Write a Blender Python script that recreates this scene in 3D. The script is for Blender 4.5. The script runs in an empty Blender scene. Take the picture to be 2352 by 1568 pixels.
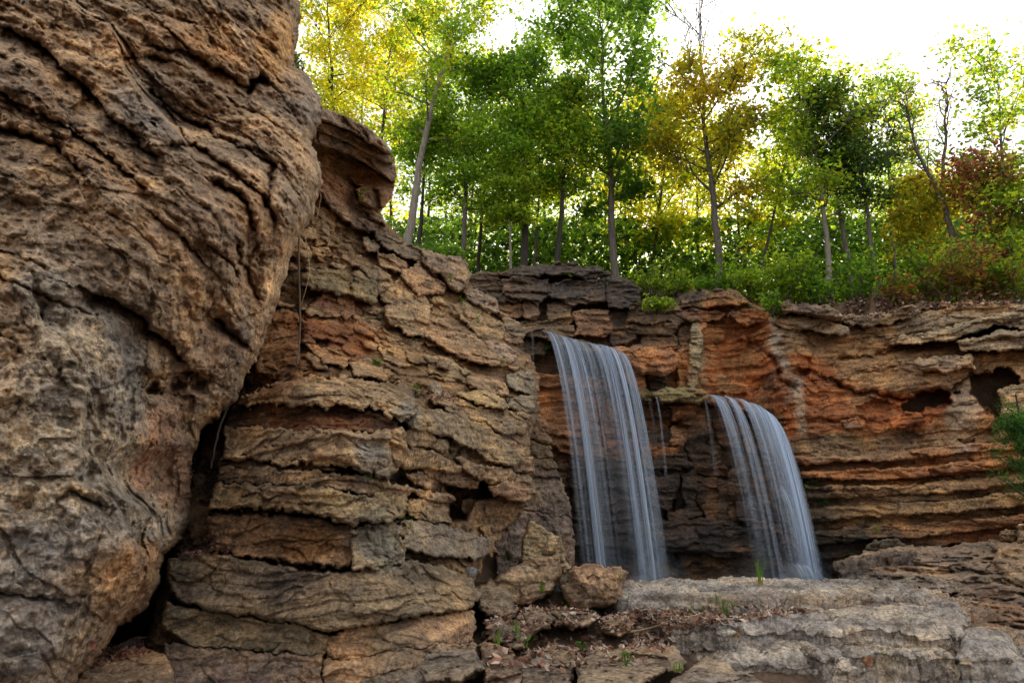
import bpy, math, time
import numpy as np
from mathutils import Vector
T0 = time.time()
S = bpy.context.scene
COL = S.collection
rng = np.random.default_rng(7)

# ------------------------------------------------------------------ camera, sky, sun, exposure
PITCH = math.radians(12.0)
CAMZ = 1.1
F = 24.0 / 36.0 * 2352.0
cd = bpy.data.cameras.new('camera'); cam = bpy.data.objects.new('camera', cd); COL.objects.link(cam)
cam.location = (0, 0, CAMZ); cam.rotation_euler = (math.pi / 2 + PITCH, 0, 0)
cd.lens = 24; cd.sensor_width = 36; cd.sensor_fit = 'HORIZONTAL'; cd.clip_start = 0.05; cd.clip_end = 2000
S.camera = cam
SUN_EL, SUN_AZ = math.radians(24), math.radians(14)      # azimuth measured from +Y towards +X
W = bpy.data.worlds.new('World'); S.world = W; W.use_nodes = True
nt = W.node_tree; nt.nodes.clear()
sky = nt.nodes.new('ShaderNodeTexSky'); sky.sky_type = 'NISHITA'; sky.sun_disc = False
sky.sun_elevation = SUN_EL; sky.sun_rotation = SUN_AZ
sky.air_density = 1.0; sky.dust_density = 3.0; sky.ozone_density = 1.0
hs = nt.nodes.new('ShaderNodeHueSaturation'); hs.inputs['Saturation'].default_value = 0.30
bg = nt.nodes.new('ShaderNodeBackground'); bg.inputs['Strength'].default_value = 0.15
wo = nt.nodes.new('ShaderNodeOutputWorld')
veil = nt.nodes.new('ShaderNodeMix'); veil.data_type = 'RGBA'; veil.inputs[0].default_value = 0.88      # high thin cloud, the same all over the sky
veil.inputs[7].default_value = (3.1, 3.1, 3.07, 1)
nt.links.new(sky.outputs[0], hs.inputs['Color']); nt.links.new(hs.outputs[0], veil.inputs[6]); nt.links.new(veil.outputs[2], bg.inputs[0]); nt.links.new(bg.outputs[0], wo.inputs[0])
sl = bpy.data.lights.new('sun', 'SUN'); sl.energy = 5.0; sl.angle = math.radians(0.6); sl.color = (1, 0.80, 0.50)
so = bpy.data.objects.new('sun', sl); COL.objects.link(so)
sd = Vector((math.sin(SUN_AZ) * math.cos(SUN_EL), math.cos(SUN_AZ) * math.cos(SUN_EL), math.sin(SUN_EL)))
so.rotation_euler = sd.to_track_quat('Z', 'Y').to_euler(); so.location = (10, 60, 40)
S.view_settings.view_transform = 'Standard'; S.view_settings.look = 'None'
S.view_settings.gamma = 1; S.view_settings.use_curve_mapping = False
S.view_settings.exposure = 1.48
S.cycles.max_bounces = 8; S.cycles.diffuse_bounces = 4; S.cycles.transparent_max_bounces = 24

# ------------------------------------------------------------------ helpers
SP, CP = math.sin(PITCH), math.cos(PITCH)
def ray(u, v):
    x = (np.asarray(u, float) - 1176.0) / F; y = (784.0 - np.asarray(v, float)) / F
    return x, CP - y * SP, SP + y * CP
def P(u, v, Y):
    """point seen at sketch position (u, v) at distance Y along +Y"""
    a, b, c = ray(u, v); k = np.asarray(Y, float) / b
    return np.stack([a * k, b * k, CAMZ + c * k], -1)
def onplane(u, v, z):
    a, b, c = ray(u, v); k = (z - CAMZ) / c
    return np.stack([a * k, b * k], -1)
def rg(ox, oy, s=1 / 3.0):
    return lambda *pts: [(ox + x * s, oy + y * s) for x, y in pts]
R1, R2, R3, R4 = rg(0, 0), rg(0, 522.7), rg(0, 1045.3), rg(653.3, 196)
R5, R6, R7, R8 = rg(588, 784), rg(980, 1045.3), rg(1568, 1045.3), rg(1568, 588)
RW, RF, V = rg(392, 457.3, .41675), rg(1045.3, 686, .43757), rg(0, 0, 1)

PERM = np.random.default_rng(3).permutation(256).astype(np.int32); PERM = np.concatenate([PERM, PERM, PERM])
GR = np.random.default_rng(4).normal(size=(256, 3)); GR = (GR / np.linalg.norm(GR, axis=1)[:, None]).astype(np.float32)
RV = np.random.default_rng(5).random((256, 4)).astype(np.float32)
def perlin(x, y, z):
    xi = np.floor(x); yi = np.floor(y); zi = np.floor(z)
    fx = (x - xi).astype(np.float32); fy = (y - yi).astype(np.float32); fz = (z - zi).astype(np.float32)
    xi = xi.astype(np.int32) & 255; yi = yi.astype(np.int32) & 255; zi = zi.astype(np.int32) & 255
    w = [f * f * f * (f * (f * 6 - 15) + 10) for f in (fx, fy, fz)]
    out = 0
    for dx in (0, 1):
        px = PERM[xi + dx]; wx = w[0] if dx else 1 - w[0]
        for dy in (0, 1):
            py = PERM[px + yi + dy]; wy = wx * (w[1] if dy else 1 - w[1])
            for dz in (0, 1):
                g = GR[PERM[py + zi + dz]]
                out = out + wy * (w[2] if dz else 1 - w[2]) * (g[..., 0] * (fx - dx) + g[..., 1] * (fy - dy) + g[..., 2] * (fz - dz))
    return out * 1.5
def fbm(p, f, o=4, seed=0, gain=.5, ridge=False):
    if np.isscalar(f): f = (f, f, f)
    s = seed * 13.7; out = 0; a = 1.0; k = 1.0
    for i in range(o):
        n = perlin(p[:, 0] * f[0] * k + s, p[:, 1] * f[1] * k + s * 1.3 + 5, p[:, 2] * f[2] * k + s * .7 + 9)
        out = out + a * ((1 - 2 * np.abs(n)) if ridge else n); a *= gain; k *= 2.03; s += 17.1
    return out
def worley(p, f, seed=0):
    q = p * np.asarray(f) + seed * 7.3; c = np.floor(q).astype(np.int32); fr = (q - c).astype(np.float32)
    n = len(q); d1 = np.full(n, 9., np.float32); d2 = d1.copy(); idn = np.zeros(n, np.int32)
    for dx in (-1, 0, 1):
        hx = PERM[(c[:, 0] + dx) & 255]
        for dy in (-1, 0, 1):
            hy = PERM[hx + ((c[:, 1] + dy) & 255)]
            for dz in (-1, 0, 1):
                h = PERM[hy + ((c[:, 2] + dz) & 255)]; o = RV[h]
                d = (dx + o[:, 0] - fr[:, 0]) ** 2 + (dy + o[:, 1] - fr[:, 1]) ** 2 + (dz + o[:, 2] - fr[:, 2]) ** 2
                m = d < d1; d2 = np.where(m, d1, np.minimum(d2, d)); d1 = np.where(m, d, d1); idn = np.where(m, h, idn)
    return np.sqrt(d1), np.sqrt(d2), RV[idn, 3]
def strata(L, h, seed=0):
    L = L / h; L = L + .35 * np.sin(L * 1.7 + seed) ; k = np.floor(L); f = L - k
    r = RV[PERM[(k.astype(np.int32) + seed * 31) & 255], 0]
    return (r - .5) + .35 * np.sqrt(np.clip(4 * f * (1 - f), 0, 1)) - .35

def tps(pts):
    pts = np.array(pts, float); c = pts[:, :2] / 500.; n = len(c)
    def K(a, b):
        r2 = ((a[:, None] - b[None]) ** 2).sum(-1); return .5 * r2 * np.log(r2 + 1e-9)
    A = np.zeros((n + 3, n + 3)); A[:n, :n] = K(c, c) + np.eye(n) * .01; A[:n, n] = 1; A[:n, n + 1:] = c; A[n:, :n] = A[:n, n:].T
    w = np.linalg.solve(A, np.concatenate([pts[:, 2], [0, 0, 0]]))
    def f(u, v):
        q = np.stack([np.ravel(u), np.ravel(v)], -1) / 500.
        return (K(q, c) @ w[:n] + w[n] + q @ w[n + 1:]).reshape(np.shape(u))
    return f
def seg_dist(q, pl):
    pl = np.asarray(pl, float); best = np.full(len(q), 1e9); side = np.zeros(len(q))
    for a, b in zip(pl[:-1], pl[1:]):
        ab = b - a; t = np.clip(((q - a) @ ab) / (ab @ ab + 1e-9), 0, 1)
        e = q - a - t[:, None] * ab; d = np.hypot(e[:, 0], e[:, 1]); m = d < best
        best = np.where(m, d, best); side = np.where(m, np.sign(ab[0] * e[:, 1] - ab[1] * e[:, 0]), side)
    return best, side
def sdf(q, poly):
    poly = np.asarray(poly, float); d, _ = seg_dist(q, np.vstack([poly, poly[:1]]))
    ins = np.zeros(len(q), bool); x, y = q[:, 0], q[:, 1]
    for (x0, y0), (x1, y1) in zip(poly, np.roll(poly, -1, 0)):
        c = (y0 > y) != (y1 > y)
        if y1 != y0: ins ^= c & (x < (x1 - x0) * (y - y0) / (y1 - y0) + x0)
    return np.where(ins, d, -d)

def mesh_obj(name, co, faces, mat, parent=None, origin=None, attrs=None, smooth=True):
    """co (n,3), faces: list of int arrays (m,k) ; one mesh object"""
    co = np.asarray(co, np.float32); me = bpy.data.meshes.new(name)
    if parent is not None: origin = parent.location
    if origin is not None: co = co - np.array(origin, np.float32)
    faces = [np.asarray(f, np.int32) for f in faces if len(f)]
    me.vertices.add(len(co)); me.vertices.foreach_set('co', co.ravel())
    nl = sum(f.size for f in faces); npoly = sum(len(f) for f in faces)
    me.loops.add(nl); me.loops.foreach_set('vertex_index', np.concatenate([f.ravel() for f in faces]))
    me.polygons.add(npoly)
    tot = np.concatenate([np.full(len(f), f.shape[1], np.int32) for f in faces])
    me.polygons.foreach_set('loop_start', np.concatenate([[0], np.cumsum(tot)[:-1]]).astype(np.int32))
    me.polygons.foreach_set('use_smooth', np.full(npoly, smooth))
    for k, val in (attrs or {}).items():
        val = np.asarray(val, np.float32)
        if val.ndim == 1:
            a = me.attributes.new(k, 'FLOAT', 'POINT'); a.data.foreach_set('value', val)
        else:
            if val.shape[1] == 3: val = np.concatenate([val, np.ones((len(val), 1), np.float32)], 1)
            a = me.attributes.new(k, 'FLOAT_COLOR', 'POINT'); a.data.foreach_set('color', val.ravel())
    me.update(calc_edges=True); me.validate()
    me.materials.append(mat)
    o = bpy.data.objects.new(name, me); COL.objects.link(o)
    if parent is not None: o.parent = parent
    elif origin is not None: o.location = origin
    return o
def tag(o, label=None, cat=None, group=None, kind=None):
    for k, x in (('label', label), ('category', cat), ('group', group), ('kind', kind)):
        if x: o[k] = x
    return o
def thing(name, loc, label, cat, group=None, kind=None):
    o = bpy.data.objects.new(name, None); o.empty_display_size = .2; COL.objects.link(o); o.location = [float(c) for c in loc]
    return tag(o, label, cat, group, kind)
def lin(r, g, b):
    f = lambda c: ((c / 255 + .055) / 1.055) ** 2.4 if c > 10 else c / 255 / 12.92
    return np.array([f(r), f(g), f(b)])

# ------------------------------------------------------------------ materials
class N:
    def __init__(s, name):
        s.m = bpy.data.materials.new(name); s.m.use_nodes = True; s.t = s.m.node_tree; s.t.nodes.clear()
        s.out = s.t.nodes.new('ShaderNodeOutputMaterial')
    def __call__(s, typ, props=None, **inp):
        n = s.t.nodes.new('ShaderNode' + typ)
        for k, x in (props or {}).items(): setattr(n, k, x)
        for k, x in inp.items():
            k = int(k[1:]) if k[0] == '_' and k[1:].isdigit() else k.replace('_', ' ')
            if hasattr(x, 'is_output'): s.t.links.new(x, n.inputs[k])
            else: n.inputs[k].default_value = x
        return n
    def ramp(s, fac, stops):
        n = s.t.nodes.new('ShaderNodeValToRGB'); s.t.links.new(fac, n.inputs[0]); e = n.color_ramp.elements
        while len(e) < len(stops): e.new(.5)
        for q, (p, c) in zip(e, stops):
            q.position = p; q.color = (c, c, c, 1) if np.isscalar(c) else (*c, 1)
        return n.outputs[0]
    def mix(s, fac, a, b, mode='MIX'):
        n = s.t.nodes.new('ShaderNodeMix'); n.data_type = 'RGBA'; n.blend_type = mode
        for i, x in ((0, fac), (6, a), (7, b)):
            if hasattr(x, 'is_output'): s.t.links.new(x, n.inputs[i])
            else: n.inputs[i].default_value = x if np.isscalar(x) else (*x, 1)
        return n.outputs[2]
    def math(s, op, a, b=0.0):
        n = s.t.nodes.new('ShaderNodeMath'); n.operation = op
        for i, x in ((0, a), (1, b)):
            if hasattr(x, 'is_output'): s.t.links.new(x, n.inputs[i])
            else: n.inputs[i].default_value = x
        return n.outputs[0]

def rock_material():
    """col = rock colour; aux = (wetness, black lichen amount, pale crust amount)"""
    g = N('rock'); tc = g('TexCoord').outputs['Object']
    col = g('Attribute', dict(attribute_name='col')).outputs['Color']
    aux = g('SeparateColor', _0=g('Attribute', dict(attribute_name='aux')).outputs['Color'])
    wet, lic, pale = aux.outputs
    n1 = g('TexNoise', Vector=tc, Scale=1.9, Detail=6.0, Roughness=.62).outputs['Fac']
    n2 = g('TexNoise', Vector=tc, Scale=7.0, Detail=9.0, Roughness=.70).outputs['Fac']
    n3 = g('TexNoise', Vector=tc, Scale=34.0, Detail=6.0, Roughness=.72).outputs['Fac']
    mp = g('Mapping', Vector=tc, Scale=(1.2, 1.2, 9.0)).outputs[0]
    n4 = g('TexNoise', Vector=mp, Scale=1.6, Detail=7.0, Roughness=.62).outputs['Fac']
    c = g.mix(1.0, col, g.ramp(n1, [(.30, (.55, .54, .56)), (.5, (1.05, 1, .95)), (.7, (1.75, 1.48, 1.12))]), 'MULTIPLY')
    c = g.mix(1.0, c, g.ramp(n4, [(.32, (.55, .49, .45)), (.5, (1.05, 1, .95)), (.68, (1.6, 1.5, 1.32))]), 'MULTIPLY')
    c = g.mix(1.0, c, g.ramp(n3, [(.32, .32), (.5, 1.0), (.68, 1.75)]), 'MULTIPLY')
    n6 = g('TexNoise', Vector=tc, Scale=21.0, Detail=8.0, Roughness=.75).outputs['Fac']
    pf = g.math('MULTIPLY', g.ramp(g.math('ADD', g.math('MULTIPLY', n2, .5), g.math('MULTIPLY', n6, .5)), [(.50, 0), (.58, .95)]), pale)
    c = g.mix(pf, c, (.42, .395, .37))
    n5 = g('TexNoise', Vector=tc, Scale=13.0, Detail=9.0, Roughness=.78).outputs['Fac']
    lf = g.math('MULTIPLY', g.ramp(g.math('ADD', g.math('MULTIPLY', n2, .40), g.math('MULTIPLY', n5, .60)), [(.455, 1), (.50, 0)]), lic)
    c = g.mix(lf, c, (.022, .021, .020))
    c = g.mix(wet, c, g.mix(1.0, c, (.30, .29, .31), 'MULTIPLY'))
    rough = g.math('SUBTRACT', .92, g.math('MULTIPLY', wet, .52))
    vo = g('TexVoronoi', Vector=tc, Scale=26.0).outputs['Distance']
    hgt = g.math('ADD', g.math('MULTIPLY', n2, .9), g.math('ADD', g.math('MULTIPLY', n3, .45), g.math('ADD', g.math('MULTIPLY', vo, .12), g.math('MULTIPLY', n4, .5))))
    bp = g('Bump', Height=hgt, Strength=.9, Distance=.06).outputs[0]
    b = g('BsdfPrincipled', Base_Color=c, Roughness=rough, Normal=bp)
    b.inputs['Specular IOR Level'].default_value = .3
    g.t.links.new(b.outputs[0], g.out.inputs[0]); return g.m
def leaf_material(name, trans=.62, gain=5.0):
    g = N(name); col = g('Attribute', dict(attribute_name='col')).outputs['Color']
    d = g('BsdfPrincipled', Base_Color=col, Roughness=.55); d.inputs['Specular IOR Level'].default_value = .25
    tcol = g.mix(1.0, col, (gain, gain * .87, gain * .34), 'MULTIPLY')
    t = g('BsdfTranslucent', Color=tcol)
    mx = g('MixShader', Fac=trans, _1=d.outputs[0], _2=t.outputs[0])
    g.t.links.new(mx.outputs[0], g.out.inputs[0]); return g.m
def bark_material():
    g = N('bark'); tc = g('TexCoord').outputs['Object']
    col = g('Attribute', dict(attribute_name='col')).outputs['Color']
    mp = g('Mapping', Vector=tc, Scale=(9, 9, 1.6)).outputs[0]
    n = g('TexNoise', Vector=mp, Scale=2.2, Detail=6.0, Roughness=.7).outputs['Fac']
    c = g.mix(1.0, col, g.ramp(n, [(.3, .45), (.5, 1.0), (.7, 1.5)]), 'MULTIPLY')
    b = g('BsdfPrincipled', Base_Color=c, Roughness=.9, Normal=g('Bump', Height=n, Strength=.7, Distance=.03).outputs[0])
    g.t.links.new(b.outputs[0], g.out.inputs[0]); return g.m
def flat_material(name, rough=.85):
    g = N(name); tc = g('TexCoord').outputs['Object']
    col = g('Attribute', dict(attribute_name='col')).outputs['Color']
    n = g('TexNoise', Vector=tc, Scale=22.0, Detail=5.0).outputs['Fac']
    c = g.mix(1.0, col, g.ramp(n, [(.3, .7), (.7, 1.3)]), 'MULTIPLY')
    b = g('BsdfPrincipled', Base_Color=c, Roughness=rough)
    g.t.links.new(b.outputs[0], g.out.inputs[0]); return g.m
def soil_material():
    g = N('soil'); tc = g('TexCoord').outputs['Object']
    n = g('TexNoise', Vector=tc, Scale=3.0, Detail=9.0, Roughness=.7).outputs['Fac']
    n2 = g('TexNoise', Vector=tc, Scale=30.0, Detail=6.0, Roughness=.7).outputs['Fac']
    c = g.ramp(n, [(.3, (.05, .03, .018)), (.5, (.12, .07, .04)), (.7, (.2, .13, .08))])
    c = g.mix(1.0, c, g.ramp(n2, [(.3, .5), (.7, 1.5)]), 'MULTIPLY')
    b = g('BsdfPrincipled', Base_Color=c, Roughness=.95, Normal=g('Bump', Height=n2, Strength=.9, Distance=.05).outputs[0])
    g.t.links.new(b.outputs[0], g.out.inputs[0]); return g.m
def fall_material():
    g = N('falling_water'); al = g('Attribute', dict(attribute_name='dens')).outputs['Fac']
    d = g('BsdfDiffuse', Color=(.72, .84, 1, 1)); t = g('BsdfTranslucent', Color=(.72, .84, 1, 1))
    gl = g('BsdfGlossy', Color=(.9, .93, 1, 1), Roughness=.35)
    m = g('MixShader', Fac=.4, _1=d.outputs[0], _2=t.outputs[0]); m = g('MixShader', Fac=.12, _1=m.outputs[0], _2=gl.outputs[0])
    m = g('MixShader', Fac=al, _1=g('BsdfTransparent').outputs[0], _2=m.outputs[0])
    g.t.links.new(m.outputs[0], g.out.inputs[0]); return g.m
def pool_material():
    g = N('pool_water'); tc = g('TexCoord').outputs['Object']
    n = g('TexNoise', Vector=tc, Scale=3.0, Detail=4.0).outputs['Fac']
    b = g('BsdfPrincipled', Base_Color=(.02, .025, .028, 1), Roughness=.12, Normal=g('Bump', Height=n, Strength=.25, Distance=.05).outputs[0])
    g.t.links.new(b.outputs[0], g.out.inputs[0]); return g.m
ROCK, BARK, SOIL = rock_material(), bark_material(), soil_material()
LEAF = leaf_material('leaf'); GRASS = leaf_material('grass_blade', .45, 1.8); DRY = flat_material('dry_plant'); FALL = fall_material(); POOL = pool_material()

# ------------------------------------------------------------------ rock bodies
# stains, other tints and one sun glow put into the colour: centre (u,v), radii, colour, wetness, lichen, pale ; each belongs to one wall
TINTS_AND_GLOW = {'left': [], 'mid': [], 'far': [], 'fore': []}
def paint(u, v, p, base, aux, wall):
    col = np.tile(np.asarray(base, float), (len(u), 1)); ax = np.tile(np.asarray(aux, float), (len(u), 1))
    if TINTS_AND_GLOW[wall]:
        w1 = fbm(p, 1.3, 3, 41); w2 = fbm(p, 1.3, 3, 43)
    for (cu, cv, ru, rv, ang, c, k, a, ka) in TINTS_AND_GLOW[wall]:
        du = u - cu + w1 * ru * .8; dv = v - cv + w2 * rv * .8; ca, sa = math.cos(ang), math.sin(ang)
        r = np.sqrt(((du * ca + dv * sa) / ru) ** 2 + ((dv * ca - du * sa) / rv) ** 2)
        m = np.clip(1.6 - 1.3 * r, 0, 1)[:, None]; m = m * m * (3 - 2 * m)
        if c is not None: col = col * (1 - m * k) + np.asarray(c) * m * k
        if a is not None: ax = ax * (1 - m * ka) + np.asarray(a) * m * ka
    return col, ax
def disp_fn(st, seed, dip=(0, 0)):
    def f(p):
        d = np.zeros(len(p)); w = fbm(p, .9, 3, seed + 3)
        L = p[:, 2] + dip[0] * p[:, 0] + dip[1] * p[:, 1] + .12 * w
        for h, a in st.get('strata', ()): d += a * strata(L + .03 * fbm(p, 3., 2, seed + 8), h, int(seed + h * 100) % 50)
        for f_, a in st.get('cells', ()):
            q = p.copy(); q[:, 2] = L; q += .06 * fbm(p, 4., 2, seed)[:, None]
            f1, f2, r = worley(q, f_, seed); d += a * (r - .5) * 2 - a * .3 * np.clip(1 - (f2 - f1) / .10, 0, 1)
        for f_, a, o in st.get('fbm', ()): d += a * fbm(p, f_, o, seed)
        for f_, a, o in st.get('ridge', ()): d += a * fbm(p, f_, o, seed + 5, ridge=True)
        for f_, a in st.get('pits', ()):
            f1, f2, r = worley(p + .04 * fbm(p, 6., 2, seed)[:, None], f_, seed + 2); d -= a * np.clip(1 - f1 / .42, 0, 1) * (r > .35)
        return d
    return f
ST_OVER = dict(cells=[((.9, .9, 1.3), .08), ((2., 2., 2.6), .040), ((5., 5., 6.), .024)], fbm=[(.55, .14, 3), (2.2, .09, 4), (7., .065, 4), (22., .026, 3)], pits=[((7, 7, 9), .05), ((16, 16, 19), .028)])
ST_BLOCK = dict(strata=[(.12, .06), (.04, .026)], cells=[((1.6, 1.6, 5.5), .05), ((5., 5., 13.), .022)], fbm=[(1.8, .06, 3), (7., .026, 3), (20., .010, 3)], pits=[((11, 11, 14), .016)])
ST_LAYER = dict(strata=[(.085, .075), (.03, .026)], cells=[((1.8, 1.8, 9.), .04), ((5., 5., 16.), .018)], fbm=[(1.6, .06, 3), (8., .024, 4)])
ST_EARTH = dict(strata=[(.14, .05)], fbm=[(1.2, .12, 3), (5., .06, 5)], cells=[((2.2, 2.2, 5.5), .08), ((6., 6., 11.), .035)])
ST_FAR = dict(strata=[(.42, .15), (.13, .09), (.05, .035)], cells=[((1.0, 1.0, 2.6), .08), ((2.6, 2.6, 8.), .045)], fbm=[(.6, .20, 3), (2.6, .09, 5)])
ST_FARL = dict(strata=[(.13, .09), (.045, .04)], cells=[((.9, .9, 6.), .08), ((2.6, 2.6, 10.), .03)], fbm=[(.8, .12, 3), (4., .05, 5)])
ST_SLAB = dict(fbm=[(.8, .03, 3), (3.5, .018, 4), (14., .008, 3)], cells=[((1.3, .7, 1.), .012), ((4., 2., 3.), .008)])
NR = [0]
def relief(poly, D, mat=ROCK, name='rock', parent=None, h=3.0, off=0.0, thick=.5, R=10., Rd=.15, jit=3., style=ST_BLOCK, seed=None, dip=(0, 0),
           base=(.24, .18, .12), aux=(0, .4, .2), wall='mid', tilt=(0, 0), grooves=(), amp=1.0, grow=0.0):
    """a rock body whose traced outline lies at depth D(u,v): front sheet with rounded rim, displaced, with sides going back by thick"""
    NR[0] += 1; seed = NR[0] if seed is None else seed
    poly = np.array(poly, float); c = poly.mean(0)
    e = jit * 1.5 + grow + 2 * h; xs = np.arange(poly[:, 0].min() - e, poly[:, 0].max() + e, h); ys = np.arange(poly[:, 1].min() - e, poly[:, 1].max() + e, h)
    X, Y = np.meshgrid(xs, ys); q = np.stack([X.ravel(), Y.ravel()], -1); z3 = np.concatenate([q, np.full((len(q), 1), seed * 3.1)], 1)
    wq = q + np.stack([fbm(z3, 1 / 30., 4, 11, .65), fbm(z3, 1 / 30., 4, 12, .65)], -1) * jit * 1.2
    sd_ = sdf(wq, poly) + grow; G = sd_.reshape(X.shape)
    cell = (G[:-1, :-1] + G[1:, :-1] + G[:-1, 1:] + G[1:, 1:]) / 4 > 0
    idx = np.arange(X.size).reshape(X.shape)
    i, j = np.nonzero(cell)
    quads = np.stack([idx[i, j], idx[i + 1, j], idx[i + 1, j + 1], idx[i, j + 1]], -1)
    if len(quads) == 0: return None
    E = np.concatenate([quads[:, [k, (k + 1) % 4]] for k in range(4)])
    key = E[:, 0].astype(np.int64) * X.size + E[:, 1]; rev = E[:, 1].astype(np.int64) * X.size + E[:, 0]
    be = E[~np.isin(key, rev)]
    used, inv = np.unique(quads, return_inverse=True); quads = inv.reshape(quads.shape)
    remap = np.full(X.size, -1); remap[used] = np.arange(len(used)); be = remap[be]
    gy, gx = np.gradient(G, h); gl = np.hypot(gx, gy) + 1e-6
    q = q[used]; s = sd_[used]; gx = (gx / gl).ravel()[used]; gy = (gy / gl).ravel()[used]
    bv = np.unique(be); st = np.clip(s[bv], -h, h)
    q[bv, 0] -= st * gx[bv]; q[bv, 1] -= st * gy[bv]; s[bv] = 0
    u, v = q[:, 0], q[:, 1]
    d0 = (D(u, v) if callable(D) else np.full(len(u), float(D))) - off + (u - c[0]) * tilt[0] + (v - c[1]) * tilt[1]
    p = P(u, v, d0)
    t = np.clip(s / R, 0, 1); roll = Rd * (1 - np.sqrt(np.clip(1 - (1 - t) ** 2, 0, 1)))
    d = d0 + roll - amp * disp_fn(style, seed, dip)(p) * (.35 + .65 * t)
    for pl, w, dep, step, Lr in grooves:
        g = np.stack([fbm(np.c_[q, z3[:1, 2].repeat(len(q))], 1 / 22., 2, 21), fbm(np.c_[q, z3[:1, 2].repeat(len(q))], 1 / 22., 2, 22)], -1) * 7
        ds, sg = seg_dist(q + g, pl)
        d += dep * np.exp(-(ds / w) ** 2) + np.where(sg > 0, step * np.exp(-ds / Lr), 0)
    col, ax = paint(u, v, p, base, aux, wall)
    p = P(u, v, d)
    n = len(p); m = len(bv); bm = np.full(n, -1); bm[bv] = np.arange(m)
    rings = [p]; qb = q[bv]; cc = c + (qb - c) * .985
    for k, sh in ((.25, .3), (1.0, 1.0)):
        qq = qb + (cc - qb) * sh; rings.append(P(qq[:, 0], qq[:, 1], d[bv] + thick * k))
    co = np.concatenate(rings); b0, b1 = be[:, 0], be[:, 1]
    f1 = np.stack([b1, b0, n + bm[b0], n + bm[b1]], -1); f2 = np.stack([n + bm[b1], n + bm[b0], n + m + bm[b0], n + m + bm[b1]], -1)
    C = np.concatenate([col, col[bv], col[bv]]); A = np.concatenate([ax, ax[bv], ax[bv]])
    return mesh_obj(name, co, [quads, f1, f2], mat, parent, None if parent else tuple(P(c[0], poly[:, 1].max(), d0.mean())), dict(col=C, aux=A))
def slab(polyV, z0, name, label=None, cat='rock', parent=None, h=.013, thick=.5, R=.16, Rd=.16, style=ST_SLAB, base=(.3, .28, .26), aux=(0, .5, .6), zf=None, jit=.05, mat=ROCK, wall='fore'):
    """a rock lying on the ground: outline projected on the plane z0, top sheet with rounded rim"""
    NR[0] += 1; seed = NR[0]
    poly = onplane(*np.array(polyV, float).T, z0)
    xs = np.arange(poly[:, 0].min() - .1, poly[:, 0].max() + .1, h); ys = np.arange(poly[:, 1].min() - .1, poly[:, 1].max() + .1, h * 1.5)
    X, Y = np.meshgrid(xs, ys); q = np.stack([X.ravel(), Y.ravel()], -1); z3 = np.concatenate([q, np.full((len(q), 1), seed * 3.1)], 1)
    wq = q + np.stack([fbm(z3, 2.4, 3, 11), fbm(z3, 2.4, 3, 12)], -1) * jit
    s = sdf(wq, poly); G = s.reshape(X.shape); cell = (G[:-1, :-1] + G[1:, :-1] + G[:-1, 1:] + G[1:, 1:]) / 4 > -.02
    idx = np.arange(X.size).reshape(X.shape); i, j = np.nonzero(cell)
    quads = np.stack([idx[i, j], idx[i, j + 1], idx[i + 1, j + 1], idx[i + 1, j]], -1)
    E = np.concatenate([quads[:, [k, (k + 1) % 4]] for k in range(4)])
    key = E[:, 0].astype(np.int64) * X.size + E[:, 1]; rev = E[:, 1].astype(np.int64) * X.size + E[:, 0]; be = E[~np.isin(key, rev)]
    used, inv = np.unique(quads, return_inverse=True); quads = inv.reshape(quads.shape)
    remap = np.full(X.size, -1); remap[used] = np.arange(len(used)); be = remap[be]; q = q[used]; s = s[used]
    p = np.c_[q, np.full(len(q), z0)]
    if zf is not None: p[:, 2] += zf(q[:, 0], q[:, 1])
    t = np.clip(s / R, 0, 1)
    pz = p.copy(); pz[:, 2] = 0
    edge = Rd * (1 - np.sqrt(np.clip(1 - (1 - t) ** 2, 0, 1)))
    st_ = .035 * strata(edge * 1.0 + .02 * fbm(p, 3., 3, seed) + .3, .07, seed % 40)
    hh = .24 * fbm(pz, (.5, .95, 1), 5, seed + 40, .52) + .02 * pz[:, 1]; kk = hh / .042; ff = kk - np.floor(kk); lam = (np.floor(kk) + np.clip((ff - .5) / .16 + .5, 0, 1)) * .042
    p[:, 2] += disp_fn(style, seed)(pz) - edge + st_ * (1 - t) + (lam - hh) * 1.0 + hh * .35
    x, y, z = p.T; k = 1.0
    yc = y * CP + (z - CAMZ) * SP; u = 1176 + F * x / yc; v = 784 - F * ((z - CAMZ) * CP - y * SP) / yc
    col, ax = paint(u, v, p, base, aux, wall)
    gy, gx = np.gradient(G, h * 1.5, h); gl = np.hypot(gx, gy) + 1e-6; og = -np.stack([gx / gl, gy / gl], -1).reshape(-1, 2)[used]
    bv = np.unique(be); n = len(p); m = len(bv); bm = np.full(n, -1); bm[bv] = np.arange(m)
    KR = 12; rings = [p]
    for k in range(KR):      # broken bedded sides, each ring a little proud or recessed
        lo = p[bv].copy(); lo[:, 2] -= thick * (k + .02) / (KR - 1); q3 = lo.copy()
        lo[:, :2] += og[bv] * (.045 * strata(lo[:, 2] + .02 * fbm(q3, 2.5, 2, seed), .075, seed % 37) + .03 * fbm(q3, (2.2, 2.2, 8), 3, seed + 1) - .012 * k / KR)[:, None]; rings.append(lo)
    co = np.concatenate(rings); b0, b1 = bm[be[:, 0]], bm[be[:, 1]]
    f1 = np.concatenate([np.stack([b1 + o1, b0 + o1, b0 + o1 + m, b1 + o1 + m], -1) for o1 in [n + m * k for k in range(KR - 1)]] + [np.stack([be[:, 1], be[:, 0], n + b0, n + b1], -1)])
    C = np.concatenate([col] + [col[bv]] * KR); A = np.concatenate([ax] + [ax[bv]] * KR)
    o = mesh_obj(name, co, [quads, f1], mat, parent, None if parent else (*q.mean(0), z0 - thick), dict(col=C, aux=A))
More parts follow.
